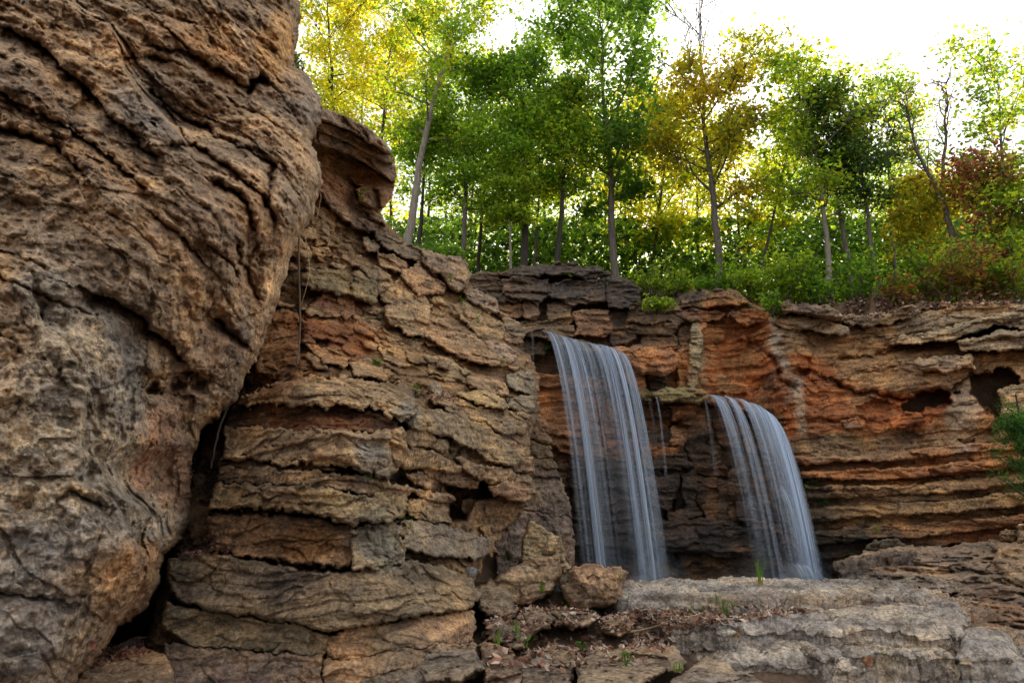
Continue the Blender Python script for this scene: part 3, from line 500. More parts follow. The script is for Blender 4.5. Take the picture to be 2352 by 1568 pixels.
# centre
for pts, off, kw in [
    (R5((1400, 362), (1500, 338), (1600, 352), (1680, 385), (1728, 440), (1690, 455), (1560, 425), (1420, 388)), .42, dict(base=(.36, .27, .16), aux=(0, .05, .1))),
    (R5((1190, 392), (1330, 392), (1480, 412), (1492, 444), (1320, 442), (1220, 425)), .22, dict(aux=(0, .7, .4))),
    (R5((1265, 425), (1450, 445), (1690, 475), (1888, 510), (1870, 580), (1840, 630), (1700, 640), (1560, 560), (1330, 482)), .25, dict(st=ST_LAYER)),
    (R5((1005, 545), (1120, 462), (1330, 490), (1560, 565), (1620, 620), (1745, 720), (1852, 800), (1770, 872), (1650, 830), (1500, 745), (1330, 655), (1080, 592)), .30, dict(st=ST_LAYER, R=11, Rd=.2)),
    (R5((1620, 630), (1700, 645), (1832, 640), (1845, 780), (1780, 760), (1740, 715)), .12, dict(st=ST_LAYER)),
    (R5((1008, 640), (1060, 605), (1180, 610), (1232, 665), (1212, 725), (1070, 720), (1010, 690)), .22, {}), (R5((1235, 655), (1322, 690), (1326, 780), (1300, 795), (1222, 735)), .12, {}),
    (R5((960, 750), (1130, 735), (1300, 800), (1432, 860), (1400, 910), (1200, 872), (1000, 868), (950, 830)), .20, {}), (R5((1170, 880), (1420, 880), (1550, 940), (1525, 992), (1350, 985), (1180, 935)), .12, dict(st=ST_LAYER)),
    (R5((1035, 915), (1150, 908), (1218, 970), (1202, 1010), (1090, 985)), .24, {}), (R5((1385, 802), (1600, 872), (1765, 875), (1768, 935), (1640, 972), (1500, 932), (1420, 870)), .30, {}),
    (R5((1075, 1015), (1180, 1022), (1365, 1080), (1290, 1104), (1115, 1072)), .24, {}), (R5((1050, 1090), (1240, 1088), (1325, 1150), (1336, 1242), (1180, 1232), (1050, 1185)), .18, dict(R=8)),
    (R5((1030, 1235), (1200, 1252), (1355, 1282), (1480, 1325), (1618, 1358), (1600, 1440), (1575, 1490), (1500, 1500), (1470, 1460), (1440, 1480), (1340, 1475), (1180, 1475), (1028, 1410)), .40, dict(base=(.20, .185, .165), aux=(0, .5, .5), R=13, Rd=.25)),
    (R5((1615, 1000), (1760, 958), (1925, 1002), (1922, 1062), (1840, 1112), (1700, 1064), (1640, 1060)), .34, dict(base=(.27, .20, .12))), (R5((1620, 900), (1770, 900), (1900, 930), (1920, 1000), (1760, 960), (1650, 990)), .22, dict(base=(.25, .18, .10))),
    (R5((1395, 1100), (1500, 1075), (1640, 1072), (1852, 1110), (1822, 1202), (1732, 1252), (1545, 1232), (1440, 1180)), -.35, dict(base=(.26, .18, .10), grow=0)),
    (R5((1545, 1262), (1735, 1255), (1685, 1330), (1645, 1362), (1655, 1440), (1625, 1475), (1600, 1425), (1612, 1352), (1550, 1300)), .05, dict(base=(.26, .17, .09))),
    (R5((1735, 225), (1900, 210), (1927, 300), (1920, 372), (1780, 325), (1740, 290)), .14, dict(base=(.22, .20, .18), aux=(0, .5, .5))), (R5((1755, 392), (1920, 372), (1902, 480), (1862, 492), (1740, 442)), .22, dict(base=(.20, .185, .17), aux=(0, .5, .5))),
    (R5((1475, 240), (1560, 245), (1720, 292), (1735, 360), (1640, 360), (1520, 320), (1470, 290)), .26, dict(base=(.29, .21, .13))), (R5((1205, 330), (1245, 315), (1280, 340), (1278, 385), (1215, 385)), .25, dict(base=(.42, .37, .30), aux=(0, .1, .2), R=7)), (R5((1295, 355), (1330, 350), (1340, 388), (1300, 388)), .22, dict(base=(.36, .25, .15), R=5)),
    (R5((1770, 790), (1890, 800), (1910, 900), (1780, 900), (1750, 860)), .08, dict(st=ST_LAYER)), (R5((1700, 540), (1880, 545), (1850, 640), (1720, 630)), .20, dict(st=ST_LAYER)),
    # upper band
    (RW((740, 605), (860, 508), (960, 520), (1012, 580), (1002, 640), (860, 645), (780, 640)), .24, {}), (RW((735, 650), (900, 660), (1005, 742), (900, 745), (780, 705)), .12, dict(base=(.28, .15, .075))),
    (RW((1178, 600), (1300, 555), (1445, 590), (1432, 640), (1395, 755), (1330, 745), (1200, 680)), .42, dict(R=11, Rd=.22)), (RW((1415, 650), (1500, 668), (1640, 738), (1790, 850), (1822, 900), (1805, 925), (1640, 882), (1480, 812), (1400, 745)), .36, dict(R=11, Rd=.22)),
    (RW((1640, 985), (1700, 978), (1852, 1030), (1832, 1082), (1740, 1062), (1650, 1042)), .20, {}), (RW((535, 640), (640, 608), (705, 640), (722, 720), (702, 880), (640, 950), (560, 992), (478, 955), (468, 880), (510, 760)), .16, dict(base=(.30, .17, .085), st=ST_EARTH, R=14, Rd=.3)),
    (RW((740, 850), (860, 908), (872, 942), (800, 925)), .18, dict(aux=(0, .7, .3))), (RW((755, 795), (900, 830), (985, 868), (962, 922), (860, 892), (790, 850)), .26, dict(base=(.30, .17, .085))), (RW((985, 905), (1100, 882), (1205, 960), (1182, 995), (1020, 965)), .18, {}),
    (RW((730, 670), (800, 700), (910, 745), (900, 775), (820, 765), (740, 730)), .26, dict(base=(.31, .16, .08))), (RW((720, 740), (790, 760), (800, 800), (740, 800)), .18, dict(base=(.30, .16, .08))),
    (RW((1150, 800), (1300, 830), (1400, 900), (1300, 930), (1180, 880)), .10, dict(st=ST_EARTH)), (RW((1400, 860), (1560, 880), (1640, 960), (1560, 1000), (1430, 960)), .08, dict(st=ST_EARTH)), (RW((1010, 580), (1180, 620), (1200, 700), (1390, 780), (1380, 840), (1180, 800), (1010, 720)), .10, dict(st=ST_EARTH)),
    (RW((1560, 590), (1640, 560), (1760, 640), (1830, 720), (1820, 800), (1740, 780), (1640, 700)), .10, {}), (RW((1740, 780), (1800, 790), (1890, 830), (1880, 900), (1800, 880)), .10, dict(base=(.22, .20, .18))),
    (RW((1820, 620), (1900, 680), (1955, 740), (1930, 770), (1840, 720)), .05, dict(base=(.20, .16, .12), st=ST_LAYER)), (RW((1830, 725), (1900, 750), (1930, 800), (1860, 790)), .02, dict(base=(.26, .14, .08))),
    # shoulder under the roof slab
    (R4((250, 572), (380, 640), (470, 712), (545, 830), (612, 912), (632, 1000), (500, 985), (380, 905), (330, 835), (235, 745)), .30, dict(base=(.20, .165, .135), R=12, Rd=.25)), (R4((175, 850), (330, 858), (352, 930), (320, 1005), (185, 955)), .10, dict(base=(.26, .20, .11))),
    (R4((120, 1000), (290, 978), (312, 1032), (250, 1062), (125, 1062)), .14, {}), (R4((210, 1050), (290, 1045), (300, 1090), (220, 1095)), .18, {}), (R4((540, 1072), (620, 1060), (652, 1100), (640, 1132), (560, 1132)), .16, dict(base=(.34, .29, .21), aux=(0, .1, .6))),
    (R4((195, 1110), (300, 1110), (330, 1170), (200, 1170)), .16, {}), (R4((300, 1060), (360, 1050), (360, 1110), (305, 1110)), .18, dict(base=(.32, .23, .13))),
    (R4((620, 925), (700, 1000), (830, 1090), (952, 1132), (952, 1205), (830, 1182), (700, 1122), (630, 1050)), .30, dict(base=(.21, .18, .15), R=10)), (R4((640, 1160), (750, 1178), (822, 1230), (800, 1282), (680, 1245)), .26, {}),
    (R4((130, 1300), (300, 1278), (520, 1298), (600, 1340), (655, 1392), (620, 1488), (560, 1492), (400, 1432), (200, 1405), (125, 1375)), .44, dict(base=(.26, .20, .125), R=12, Rd=.25)), (R4((520, 1260), (640, 1258), (742, 1310), (722, 1392), (665, 1422), (660, 1380), (600, 1335)), .34, dict(base=(.24, .20, .15))),
    (R4((805, 1262), (920, 1248), (1050, 1330), (1105, 1390), (1082, 1432), (940, 1455), (860, 1382), (800, 1315)), .30, {}), (R4((918, 1222), (1040, 1248), (1055, 1312), (980, 1292)), .22, {}),
    (R4((955, 1150), (1100, 1178), (1250, 1220), (1275, 1290), (1245, 1392), (1170, 1405), (1105, 1335), (1050, 1292), (950, 1212)), .45, dict(base=(.24, .20, .15), R=13, Rd=.3)), (R4((1230, 1402), (1330, 1408), (1452, 1490), (1475, 1562), (1400, 1552), (1250, 1462)), .20, dict(base=(.21, .185, .165), R=10)),
    (R4((340, 1180), (520, 1190), (560, 1250), (330, 1270)), .14, dict(st=ST_EARTH)), (R4((0, 1040), (110, 1050), (190, 1150), (180, 1210), (40, 1180)), .16, {}), (R4((640, 1420), (800, 1330), (860, 1400), (940, 1470), (900, 1560), (760, 1540), (680, 1490)), .16, dict(st=ST_EARTH)),
    # roof slab
    (R4((190, 165), (330, 190), (560, 295), (700, 400), (735, 490), (770, 610), (740, 740), (670, 860), (650, 900), (480, 850), (380, 760), (240, 700), (150, 400)), .15, dict(base=(.20, .13, .08), aux=(0, .3, 0), R=10, thick=2.5, grow=0)),
    (R4((225, 150), (330, 178), (450, 225), (560, 280), (700, 390), (738, 475), (720, 480), (600, 402), (450, 305), (215, 232)), 1.5, dict(base=(.20, .165, .14), R=8, thick=2, grow=.5, jit=2.5)), (R4((210, 236), (450, 312), (620, 422), (724, 482), (748, 545), (640, 505), (450, 402), (195, 302)), 1.15, dict(base=(.26, .205, .155), R=6, thick=2, grow=.5, jit=2.5)),
    (R4((190, 306), (380, 368), (500, 425), (600, 478), (700, 528), (778, 612), (762, 682), (700, 640), (600, 562), (480, 492), (195, 392)), .95, dict(base=(.25, .195, .14), R=7, thick=2, grow=.5, jit=2.5)), (R4((230, 425), (480, 502), (640, 592), (757, 692), (742, 762), (682, 855), (658, 842), (640, 722), (500, 692), (400, 602), (235, 562)), .45, dict(base=(.21, .12, .065), aux=(0, .3, 0), st=ST_OVER, R=8, thick=1.6, tilt=(-.006, -.004), amp=.5, grow=0, jit=2)),
    (R4((505, 722), (640, 713), (662, 760), (658, 850), (600, 852), (520, 792)), .62, dict(base=(.20, .15, .12), R=8)), (R4((555, 855), (650, 870), (705, 972), (640, 940), (590, 900)), .42, {}),
]: blk(pts, off, **kw)
# loose stones wedged in the earth of the wall
for i in range(90):
    u, v = rng.uniform(600, 1190), rng.uniform(560, 860)
    if v < 480 + (u - 700) * .42 + 70 or v > 1000: continue
    r = rng.uniform(7, 19); a = np.sort(rng.uniform(0, 6.28, 7)); e = rng.uniform(.7, 1.1, 7)
    pts = [(u + r * 1.5 * ee * math.cos(t) + .0, v + r * .75 * ee * math.sin(t) + .35 * r * ee * math.cos(t)) for t, ee in zip(a, e)]
    blk(pts, rng.uniform(.05, .22), R=5, Rd=.12, jit=3, thick=.3, grow=0)
# layered roll ledges and the smooth grey foot on the waterfall side
D_FOOT = tps([(1180, 1000, 10.5), (1290, 1000, 11.2), (1240, 1200, 10.6), (1310, 1250, 11.0), (1140, 1300, 10.0), (1310, 1560, 10.6), (1230, 800, 11.5)])
LOG = dict(D=D_FOOT, base=(.10, .075, .06), aux=(.35, .6, .1), wall='far', R=9, Rd=.22)
for pts in [R5((1860, 470), (1960, 500), (2002, 560), (2010, 620), (1990, 625), (1870, 575)), R5((1840, 580), (1980, 622), (2032, 690), (1960, 695), (1840, 645)), R5((1840, 690), (1900, 692), (2022, 712), (2057, 792), (1960, 795), (1840, 770)), R5((1840, 795), (2042, 812), (2077, 872), (1980, 875), (1840, 860)), R5((1840, 872), (2082, 890), (2090, 935), (1840, 925))]: blk(pts, .1, **LOG)
FOOT = dict(D=D_FOOT, base=(.15, .15, .165), aux=(.25, .45, .5), wall='fore', R=14, Rd=.4, st=ST_OVER, amp=.7)
blk(R5((1840, 930), (1900, 912), (2092, 945), (2142, 1080), (2175, 1215), (2000, 1190), (1800, 1170), (1800, 1060)), 0, **FOOT)
blk(R5((1640, 1300), (1740, 1180), (1830, 1180), (2000, 1195), (2172, 1222), (2195, 1400), (2180, 1600), (2100, 1680), (1650, 1600)), .05, **FOOT)

# ------------------------------------------------------------------ the far cliff behind and beside the waterfalls
D_FAR = tps([(1080, 620, 16.0), (1080, 760, 15.6), (1250, 640, 16.2), (1400, 640, 16.0), (1250, 780, 15.2), (1430, 820, 15.0), (1300, 900, 15.2), (1300, 1300, 14.7), (1500, 1000, 15.0), (1500, 1300, 14.4), (1550, 880, 14.8), (1700, 1300, 14.2), (1560, 700, 15.6), (1750, 720, 15.0), (1750, 950, 14.6),
             (1900, 700, 14.8), (1900, 1000, 14.0), (1900, 1250, 13.3), (2100, 700, 14.0), (2100, 1000, 12.9), (2100, 1230, 12.2), (2352, 690, 13.2), (2352, 900, 12.2), (2352, 1200, 11.2), (2480, 690, 12.6), (2480, 1200, 10.4), (1150, 1400, 14.6)])
fc = thing('cliff', P(1750, 1330, 14.5), 'red and orange layered cliff running from the waterfalls to the picture edge', 'cliff', kind='structure')
CAVES = [R8((1510, 1010), (1560, 985), (1660, 945), (1790, 922), (1842, 955), (1846, 1020), (1760, 1030), (1640, 1060), (1550, 1085), (1520, 1065)), R8((1990, 830), (2080, 800), (2240, 765), (2300, 830), (2320, 880), (2210, 920), (2180, 945), (2215, 1020), (2220, 1120), (2200, 1170), (2120, 1080), (2040, 1000), (1990, 930)),
         R8((735, 830), (800, 790), (872, 785), (860, 830), (800, 845)), R8((1865, 938), (1910, 935), (1915, 958), (1870, 958)), R8((1200, 1030), (1330, 1000), (1500, 1030), (1540, 1090), (1400, 1110), (1220, 1100)), R8((1900, 1270), (1990, 1280), (2010, 1295), (1930, 1300))]
CDEP = [1.7, 2.0, .5, .5, .35, .6]
def d_far(u, v):
    d = D_FAR(u, v); q = np.stack([u, v], -1); z = np.c_[q, 0 * u]
    qw = q + np.stack([fbm(z, .05, 3, 51), fbm(z, .05, 3, 52)], -1) * 9
    for pl, k in zip(CAVES, CDEP):
        s = sdf(qw, pl); d = d + k * np.clip((s + 3) / 14, 0, 1) ** .6
    # overhanging buttress with a pale stain, hollow to its left
    d = d - .45 * np.exp(-((u - 1800) / 60) ** 2 - ((v - 850) / 140) ** 2) + .40 * np.exp(-((u - 1690) / 60) ** 2 - ((v - 850) / 110) ** 2) - .3 * np.exp(-((u - 2000) / 240) ** 2 - ((v - 720) / 40) ** 2)
    return d
FG = [(R8((1100, 450), (1180, 470), (1250, 478), (1420, 455), (1640, 380), (1800, 352)), 4, .25, .2, 14), (R8((1480, 620), (1600, 618), (1700, 607), (1850, 575), (1960, 545), (2150, 500), (2352, 470)), 5, .30, .30, 22), (R8((1080, 700), (1300, 690), (1500, 640)), 4, .15, .15, 16), (R8((640, 470), (700, 490), (860, 492), (1000, 520)), 4, .2, .1, 14),
      (R8((1090, 880), (1200, 940), (1300, 930), (1420, 960), (1520, 985), (1700, 935), (1850, 905), (1985, 800)), 5, .20, .25, 26), (R8((650, 1130), (850, 1120), (1100, 1140), (1300, 1120)), 4, .12, .1, 16), (R8((460, 560), (470, 600), (560, 640), (640, 720), (680, 860), (760, 900)), 6, .18, .1, 16), (R8((830, 500), (900, 640), (870, 780), (1000, 860), (1100, 880)), 4, .12, .06, 16)]
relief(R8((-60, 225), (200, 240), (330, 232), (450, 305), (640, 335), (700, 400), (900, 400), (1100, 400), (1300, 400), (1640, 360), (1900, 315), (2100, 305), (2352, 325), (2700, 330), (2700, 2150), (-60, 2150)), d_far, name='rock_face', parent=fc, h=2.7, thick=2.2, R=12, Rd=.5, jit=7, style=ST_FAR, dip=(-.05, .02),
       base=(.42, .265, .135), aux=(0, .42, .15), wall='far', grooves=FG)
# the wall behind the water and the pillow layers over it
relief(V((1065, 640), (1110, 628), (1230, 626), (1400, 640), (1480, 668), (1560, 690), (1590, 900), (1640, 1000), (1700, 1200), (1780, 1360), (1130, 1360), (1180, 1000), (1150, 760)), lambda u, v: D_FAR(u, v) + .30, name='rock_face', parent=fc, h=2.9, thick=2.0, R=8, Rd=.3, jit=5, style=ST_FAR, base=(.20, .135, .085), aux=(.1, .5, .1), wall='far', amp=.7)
def fb(pts, off=0., base=(.26, .17, .10), aux=(0, .45, .1), R=4, Rd=.11, st=ST_FARL, thick=1.0, tilt=(0, 0), amp=1.0, jit=5.5, name='rock'):
    k = rng.uniform(.85, 1.15)
    return relief(pts, D_FAR, name=name, parent=fc, off=off, thick=thick, R=R, Rd=Rd, base=np.array(base) * k * np.array((1.38, 1.27, 1.12)), aux=(aux[0], aux[1], aux[2] * .6), grow=3.5, tilt=tilt, style=st, h=2.6, jit=jit, wall='far', amp=amp)
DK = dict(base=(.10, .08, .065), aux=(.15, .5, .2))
for pts, off, kw in [
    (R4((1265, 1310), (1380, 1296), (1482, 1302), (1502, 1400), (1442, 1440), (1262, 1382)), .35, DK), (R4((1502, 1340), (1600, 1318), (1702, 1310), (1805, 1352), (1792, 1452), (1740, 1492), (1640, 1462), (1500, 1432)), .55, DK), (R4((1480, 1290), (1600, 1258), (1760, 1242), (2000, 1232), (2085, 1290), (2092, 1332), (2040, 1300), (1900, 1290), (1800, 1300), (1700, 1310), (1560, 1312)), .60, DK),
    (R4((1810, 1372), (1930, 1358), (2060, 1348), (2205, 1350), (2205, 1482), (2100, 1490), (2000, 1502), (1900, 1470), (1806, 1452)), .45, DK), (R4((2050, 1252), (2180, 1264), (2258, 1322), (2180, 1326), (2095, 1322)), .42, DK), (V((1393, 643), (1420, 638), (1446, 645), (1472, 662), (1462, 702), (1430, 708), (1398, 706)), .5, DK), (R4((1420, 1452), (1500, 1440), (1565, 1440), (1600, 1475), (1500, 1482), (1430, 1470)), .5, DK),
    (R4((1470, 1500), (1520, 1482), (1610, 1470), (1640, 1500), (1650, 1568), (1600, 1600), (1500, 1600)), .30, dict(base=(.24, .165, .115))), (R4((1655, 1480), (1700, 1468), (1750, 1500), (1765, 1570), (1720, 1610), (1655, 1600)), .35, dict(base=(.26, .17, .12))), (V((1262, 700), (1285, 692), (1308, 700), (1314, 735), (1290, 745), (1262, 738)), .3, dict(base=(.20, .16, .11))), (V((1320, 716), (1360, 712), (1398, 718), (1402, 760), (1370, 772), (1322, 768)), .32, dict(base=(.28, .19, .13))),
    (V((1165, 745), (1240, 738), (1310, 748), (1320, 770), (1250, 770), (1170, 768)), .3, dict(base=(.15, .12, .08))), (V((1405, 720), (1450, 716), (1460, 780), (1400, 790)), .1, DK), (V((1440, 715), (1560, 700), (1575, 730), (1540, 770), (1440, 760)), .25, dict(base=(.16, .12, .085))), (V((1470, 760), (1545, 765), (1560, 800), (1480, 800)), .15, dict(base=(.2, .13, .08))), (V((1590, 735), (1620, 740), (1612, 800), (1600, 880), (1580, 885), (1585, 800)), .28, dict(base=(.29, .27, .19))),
    # lip of the first fall, shelf beside it
    (RF((340, 168), (400, 155), (450, 152), (520, 175), (600, 205), (740, 258), (862, 285), (855, 305), (740, 290), (640, 265), (560, 245), (470, 195), (345, 192)), .62, dict(base=(.14, .11, .075), R=5, Rd=.12)), (RF((340, 195), (460, 200), (480, 240), (470, 300), (340, 300)), .2, DK),
    (RF((838, 262), (910, 252), (990, 252), (1125, 260), (1172, 320), (1152, 362), (1100, 402), (990, 388), (930, 360), (880, 330)), .72, dict(base=(.31, .18, .11), R=10, Rd=.3)), (RF((860, 330), (930, 360), (992, 390), (992, 472), (960, 482), (900, 440), (850, 400)), .35, dict(base=(.33, .17, .08))), (RF((1020, 400), (1100, 405), (1110, 470), (1020, 480)), -.1, DK),
    (RF((430, 390), (530, 398), (640, 410), (745, 430), (742, 482), (640, 470), (560, 462), (430, 472)), .12, dict(base=(.36, .21, .12))), (RF((430, 478), (560, 470), (770, 495), (775, 560), (740, 640), (600, 625), (440, 605)), -.02, dict(base=(.37, .20, .11), aux=(.1, .1, 0))), (RF((445, 612), (560, 612), (660, 625), (705, 720), (622, 742), (480, 685)), .1, dict(base=(.38, .21, .115), aux=(.1, .1, 0))), (RF((480, 690), (622, 742), (625, 822), (515, 775)), .16, dict(base=(.25, .15, .10), aux=(.2, .3, 0))),
    (RF((630, 745), (700, 640), (772, 680), (785, 850), (700, 850), (640, 840)), .2, dict(base=(.24, .175, .135), aux=(.2, .3, .2))), (RF((785, 640), (900, 640), (960, 720), (970, 850), (790, 850)), .05, dict(base=(.22, .14, .10), aux=(.3, .3, 0))),
    # mossy shelf of the second fall, and what hangs below it
    (RF((958, 482), (1040, 490), (1062, 502), (1030, 545), (970, 535)), .55, dict(base=(.17, .16, .09), R=5, Rd=.12)), (RF((1045, 500), (1080, 482), (1130, 472), (1280, 472), (1315, 505), (1312, 535), (1285, 548), (1180, 538), (1090, 542)), .75, dict(base=(.19, .18, .10), aux=(0, .4, .4), R=7, Rd=.2)),
    (RF((1300, 510), (1400, 518), (1500, 535), (1600, 575), (1660, 640), (1650, 665), (1560, 600), (1440, 560), (1310, 545)), .62, dict(base=(.15, .12, .085), aux=(.4, .4, 0), R=5, Rd=.15)), (RF((1000, 545), (1120, 550), (1140, 640), (1110, 690), (1010, 680)), -.05, dict(base=(.2, .12, .07), aux=(.4, .4, 0))),
    (RF((1138, 562), (1272, 560), (1242, 665), (1200, 660), (1150, 642)), .35, dict(base=(.33, .165, .075), aux=(.1, .2, 0))), (RF((1140, 682), (1212, 690), (1192, 778), (1138, 762)), .3, dict(base=(.34, .22, .14), aux=(.1, .1, .2))), (RF((1275, 545), (1320, 535), (1352, 700), (1300, 760), (1215, 782), (1200, 700), (1250, 640)), .2, DK), (RF((1340, 560), (1500, 600), (1620, 680), (1640, 800), (1560, 790), (1380, 760)), .1, dict(base=(.2, .13, .09), aux=(.4, .4, .1))),
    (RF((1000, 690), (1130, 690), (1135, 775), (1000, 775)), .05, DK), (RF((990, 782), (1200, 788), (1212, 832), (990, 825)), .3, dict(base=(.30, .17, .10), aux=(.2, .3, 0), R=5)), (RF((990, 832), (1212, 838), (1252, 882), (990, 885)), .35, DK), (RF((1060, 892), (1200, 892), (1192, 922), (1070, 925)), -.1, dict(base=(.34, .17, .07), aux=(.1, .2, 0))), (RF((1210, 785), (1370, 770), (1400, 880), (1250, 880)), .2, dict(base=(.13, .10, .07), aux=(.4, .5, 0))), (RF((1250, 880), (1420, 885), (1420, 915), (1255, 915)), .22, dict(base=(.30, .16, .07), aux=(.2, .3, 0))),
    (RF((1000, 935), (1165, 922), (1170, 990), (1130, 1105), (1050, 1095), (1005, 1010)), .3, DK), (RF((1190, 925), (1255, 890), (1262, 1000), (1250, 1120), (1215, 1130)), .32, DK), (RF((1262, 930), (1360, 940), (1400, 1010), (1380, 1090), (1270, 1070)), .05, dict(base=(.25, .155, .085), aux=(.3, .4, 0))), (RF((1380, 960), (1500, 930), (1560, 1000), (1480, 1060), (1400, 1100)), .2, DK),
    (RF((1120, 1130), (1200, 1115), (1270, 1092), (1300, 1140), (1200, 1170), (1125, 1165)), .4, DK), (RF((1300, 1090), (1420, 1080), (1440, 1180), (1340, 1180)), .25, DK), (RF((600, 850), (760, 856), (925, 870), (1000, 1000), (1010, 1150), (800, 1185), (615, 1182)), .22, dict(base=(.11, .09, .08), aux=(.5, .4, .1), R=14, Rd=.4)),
    (RF((620, 1195), (820, 1190), (1042, 1168), (1300, 1152), (1500, 1192), (1700, 1205), (1700, 1255), (1692, 1345), (1400, 1348), (1220, 1330), (1040, 1318), (880, 1335), (720, 1345), (620, 1340)), .60, dict(base=(.12, .095, .08), aux=(.5, .45, .1), R=10, Rd=.35, thick=.5)),
    (RF((1478, 1052), (1560, 1048), (1662, 1062), (1705, 1140), (1692, 1182), (1560, 1178), (1490, 1160)), .75, dict(base=(.13, .10, .09), aux=(.6, .4, .1), thick=.8)), (RF((1560, 1195), (1700, 1190), (1704, 1252), (1600, 1272), (1550, 1240)), .85, dict(base=(.15, .115, .095), aux=(.6, .4, .1), thick=.8)),
    (RF((1470, 860), (1560, 870), (1560, 930), (1500, 960), (1440, 930)), .2, dict(base=(.28, .20, .15), aux=(.2, .2, .2))), (RF((1520, 740), (1560, 740), (1555, 810), (1525, 800)), .25, dict(base=(.36, .25, .16), aux=(.1, .1, .2))),
    # ledges along the right wall
    (R8((655, 345), (720, 305), (790, 345), (900, 335), (1040, 372), (1092, 438), (1000, 425), (860, 402), (760, 372), (680, 385)), .85, dict(base=(.10, .08, .075), R=7, Rd=.25)), (R8((1120, 455), (1250, 482), (1420, 460), (1640, 385), (1640, 350), (1560, 345), (1400, 415), (1250, 430)), .30, dict(base=(.24, .18, .12), R=5)),
    (R8((640, 440), (720, 420), (850, 425), (1000, 440), (1130, 500), (1120, 560), (980, 520), (850, 495), (700, 490)), .55, dict(base=(.19, .16, .13), R=8)), (R8((0, 290), (90, 265), (250, 232), (380, 255), (440, 310), (380, 335), (240, 330), (90, 345), (0, 350)), .45, dict(base=(.17, .13, .09))), (R8((-40, 400), (60, 375), (160, 372), (290, 395), (240, 430), (60, 440)), .35, dict(base=(.15, .10, .075))), (R8((330, 400), (460, 370), (600, 395), (560, 450), (400, 470)), .4, dict(base=(.16, .125, .095))),
    (R8((1480, 600), (1640, 600), (1800, 570), (1960, 530), (2140, 470), (2352, 420), (2352, 380), (2100, 420), (1900, 480), (1700, 540), (1500, 560)), .55, dict(base=(.33, .27, .19), R=6)), (R8((1900, 590), (2050, 560), (2200, 520), (2352, 510), (2500, 500), (2500, 640), (2352, 620), (2200, 640), (2050, 650), (1920, 640)), .5, dict(base=(.27, .23, .18), R=8)),
    (R8((2170, 420), (2260, 390), (2352, 365), (2500, 360), (2500, 490), (2352, 480), (2200, 470)), .55, dict(base=(.17, .14, .12), R=8)), (R8((1600, 720), (1760, 700), (1980, 690), (2000, 760), (1840, 790), (1640, 780)), .35, dict(base=(.34, .27, .20), aux=(0, .3, .5))),
    (R8((1430, 1120), (1520, 1090), (1640, 1090), (1660, 1130), (1560, 1170), (1440, 1180)), .42, dict(base=(.2, .155, .12))), (R8((1100, 1150), (1180, 1120), (1250, 1140), (1240, 1180), (1130, 1190)), .35, dict(base=(.17, .13, .1))), (R8((2180, 930), (2260, 900), (2352, 885), (2500, 870), (2500, 1200), (2352, 1150), (2260, 1150), (2200, 1100), (2210, 1020)), .75, dict(base=(.29, .23, .15), aux=(0, .4, .4), R=12, Rd=.4)),
]: fb(pts, off, **kw)
# long thin beds under the caves: each bed is one rock, edges wandering
xs = np.array([655, 740, 900, 1100, 1300, 1500, 1700, 1900, 2120, 2352, 2600])
BEDS = np.array([[1385, 1382, 1392, 1392, 1385, 1362, 1332, 1306, 1290, 1272, 1260], [1440, 1436, 1420, 1412, 1408, 1400, 1385, 1362, 1340, 1322, 1310], [1500, 1496, 1478, 1480, 1478, 1466, 1450, 1428, 1404, 1386, 1370], [1560, 1548, 1530, 1536, 1532, 1526, 1510, 1488, 1460, 1440, 1430],
                 [1620, 1610, 1590, 1586, 1590, 1584, 1570, 1548, 1524, 1500, 1490], [1690, 1680, 1668, 1660, 1650, 1640, 1632, 1616, 1590, 1560, 1550], [1770, 1760, 1740, 1720, 1716, 1708, 1700, 1690, 1660, 1640, 1630], [1850, 1840, 1824, 1806, 1790, 1780, 1776, 1760, 1730, 1720, 1710], [1930, 1920, 1900, 1880, 1866, 1860, 1850, 1830, 1806, 1790, 1780], [2020, 2010, 1990, 1970, 1950, 1940, 1930, 1900, 1880, 1860, 1850], [2110, 2110, 2090, 2070, 2050, 2030, 2010, 1980, 1960, 1940, 1930]], float)
for b in range(len(BEDS) - 1):
    n = len(xs); cuts = [0, n - 1] if b in (1, 3) else sorted({0, n - 1, int(rng.integers(3, n - 3))})
    for a, e in zip(cuts[:-1], cuts[1:]):
        top = [(x, y + rng.uniform(-5, 5)) for x, y in zip(xs[a:e + 1], BEDS[b][a:e + 1])]; bot = [(x, y + rng.uniform(-6, 4)) for x, y in zip(xs[a:e + 1], BEDS[b + 1][a:e + 1])]
        base = [(.31, .17, .09), (.33, .175, .085), (.30, .15, .075), (.30, .185, .095), (.27, .18, .105), (.26, .185, .115), (.23, .165, .10), (.24, .16, .09), (.22, .14, .085), (.2, .125, .08)][b]
        fb(R8(*(top + bot[::-1])), .30 + .16 * (-1) ** b + rng.uniform(-.06, .1), base=base, R=6, Rd=.2, jit=4)

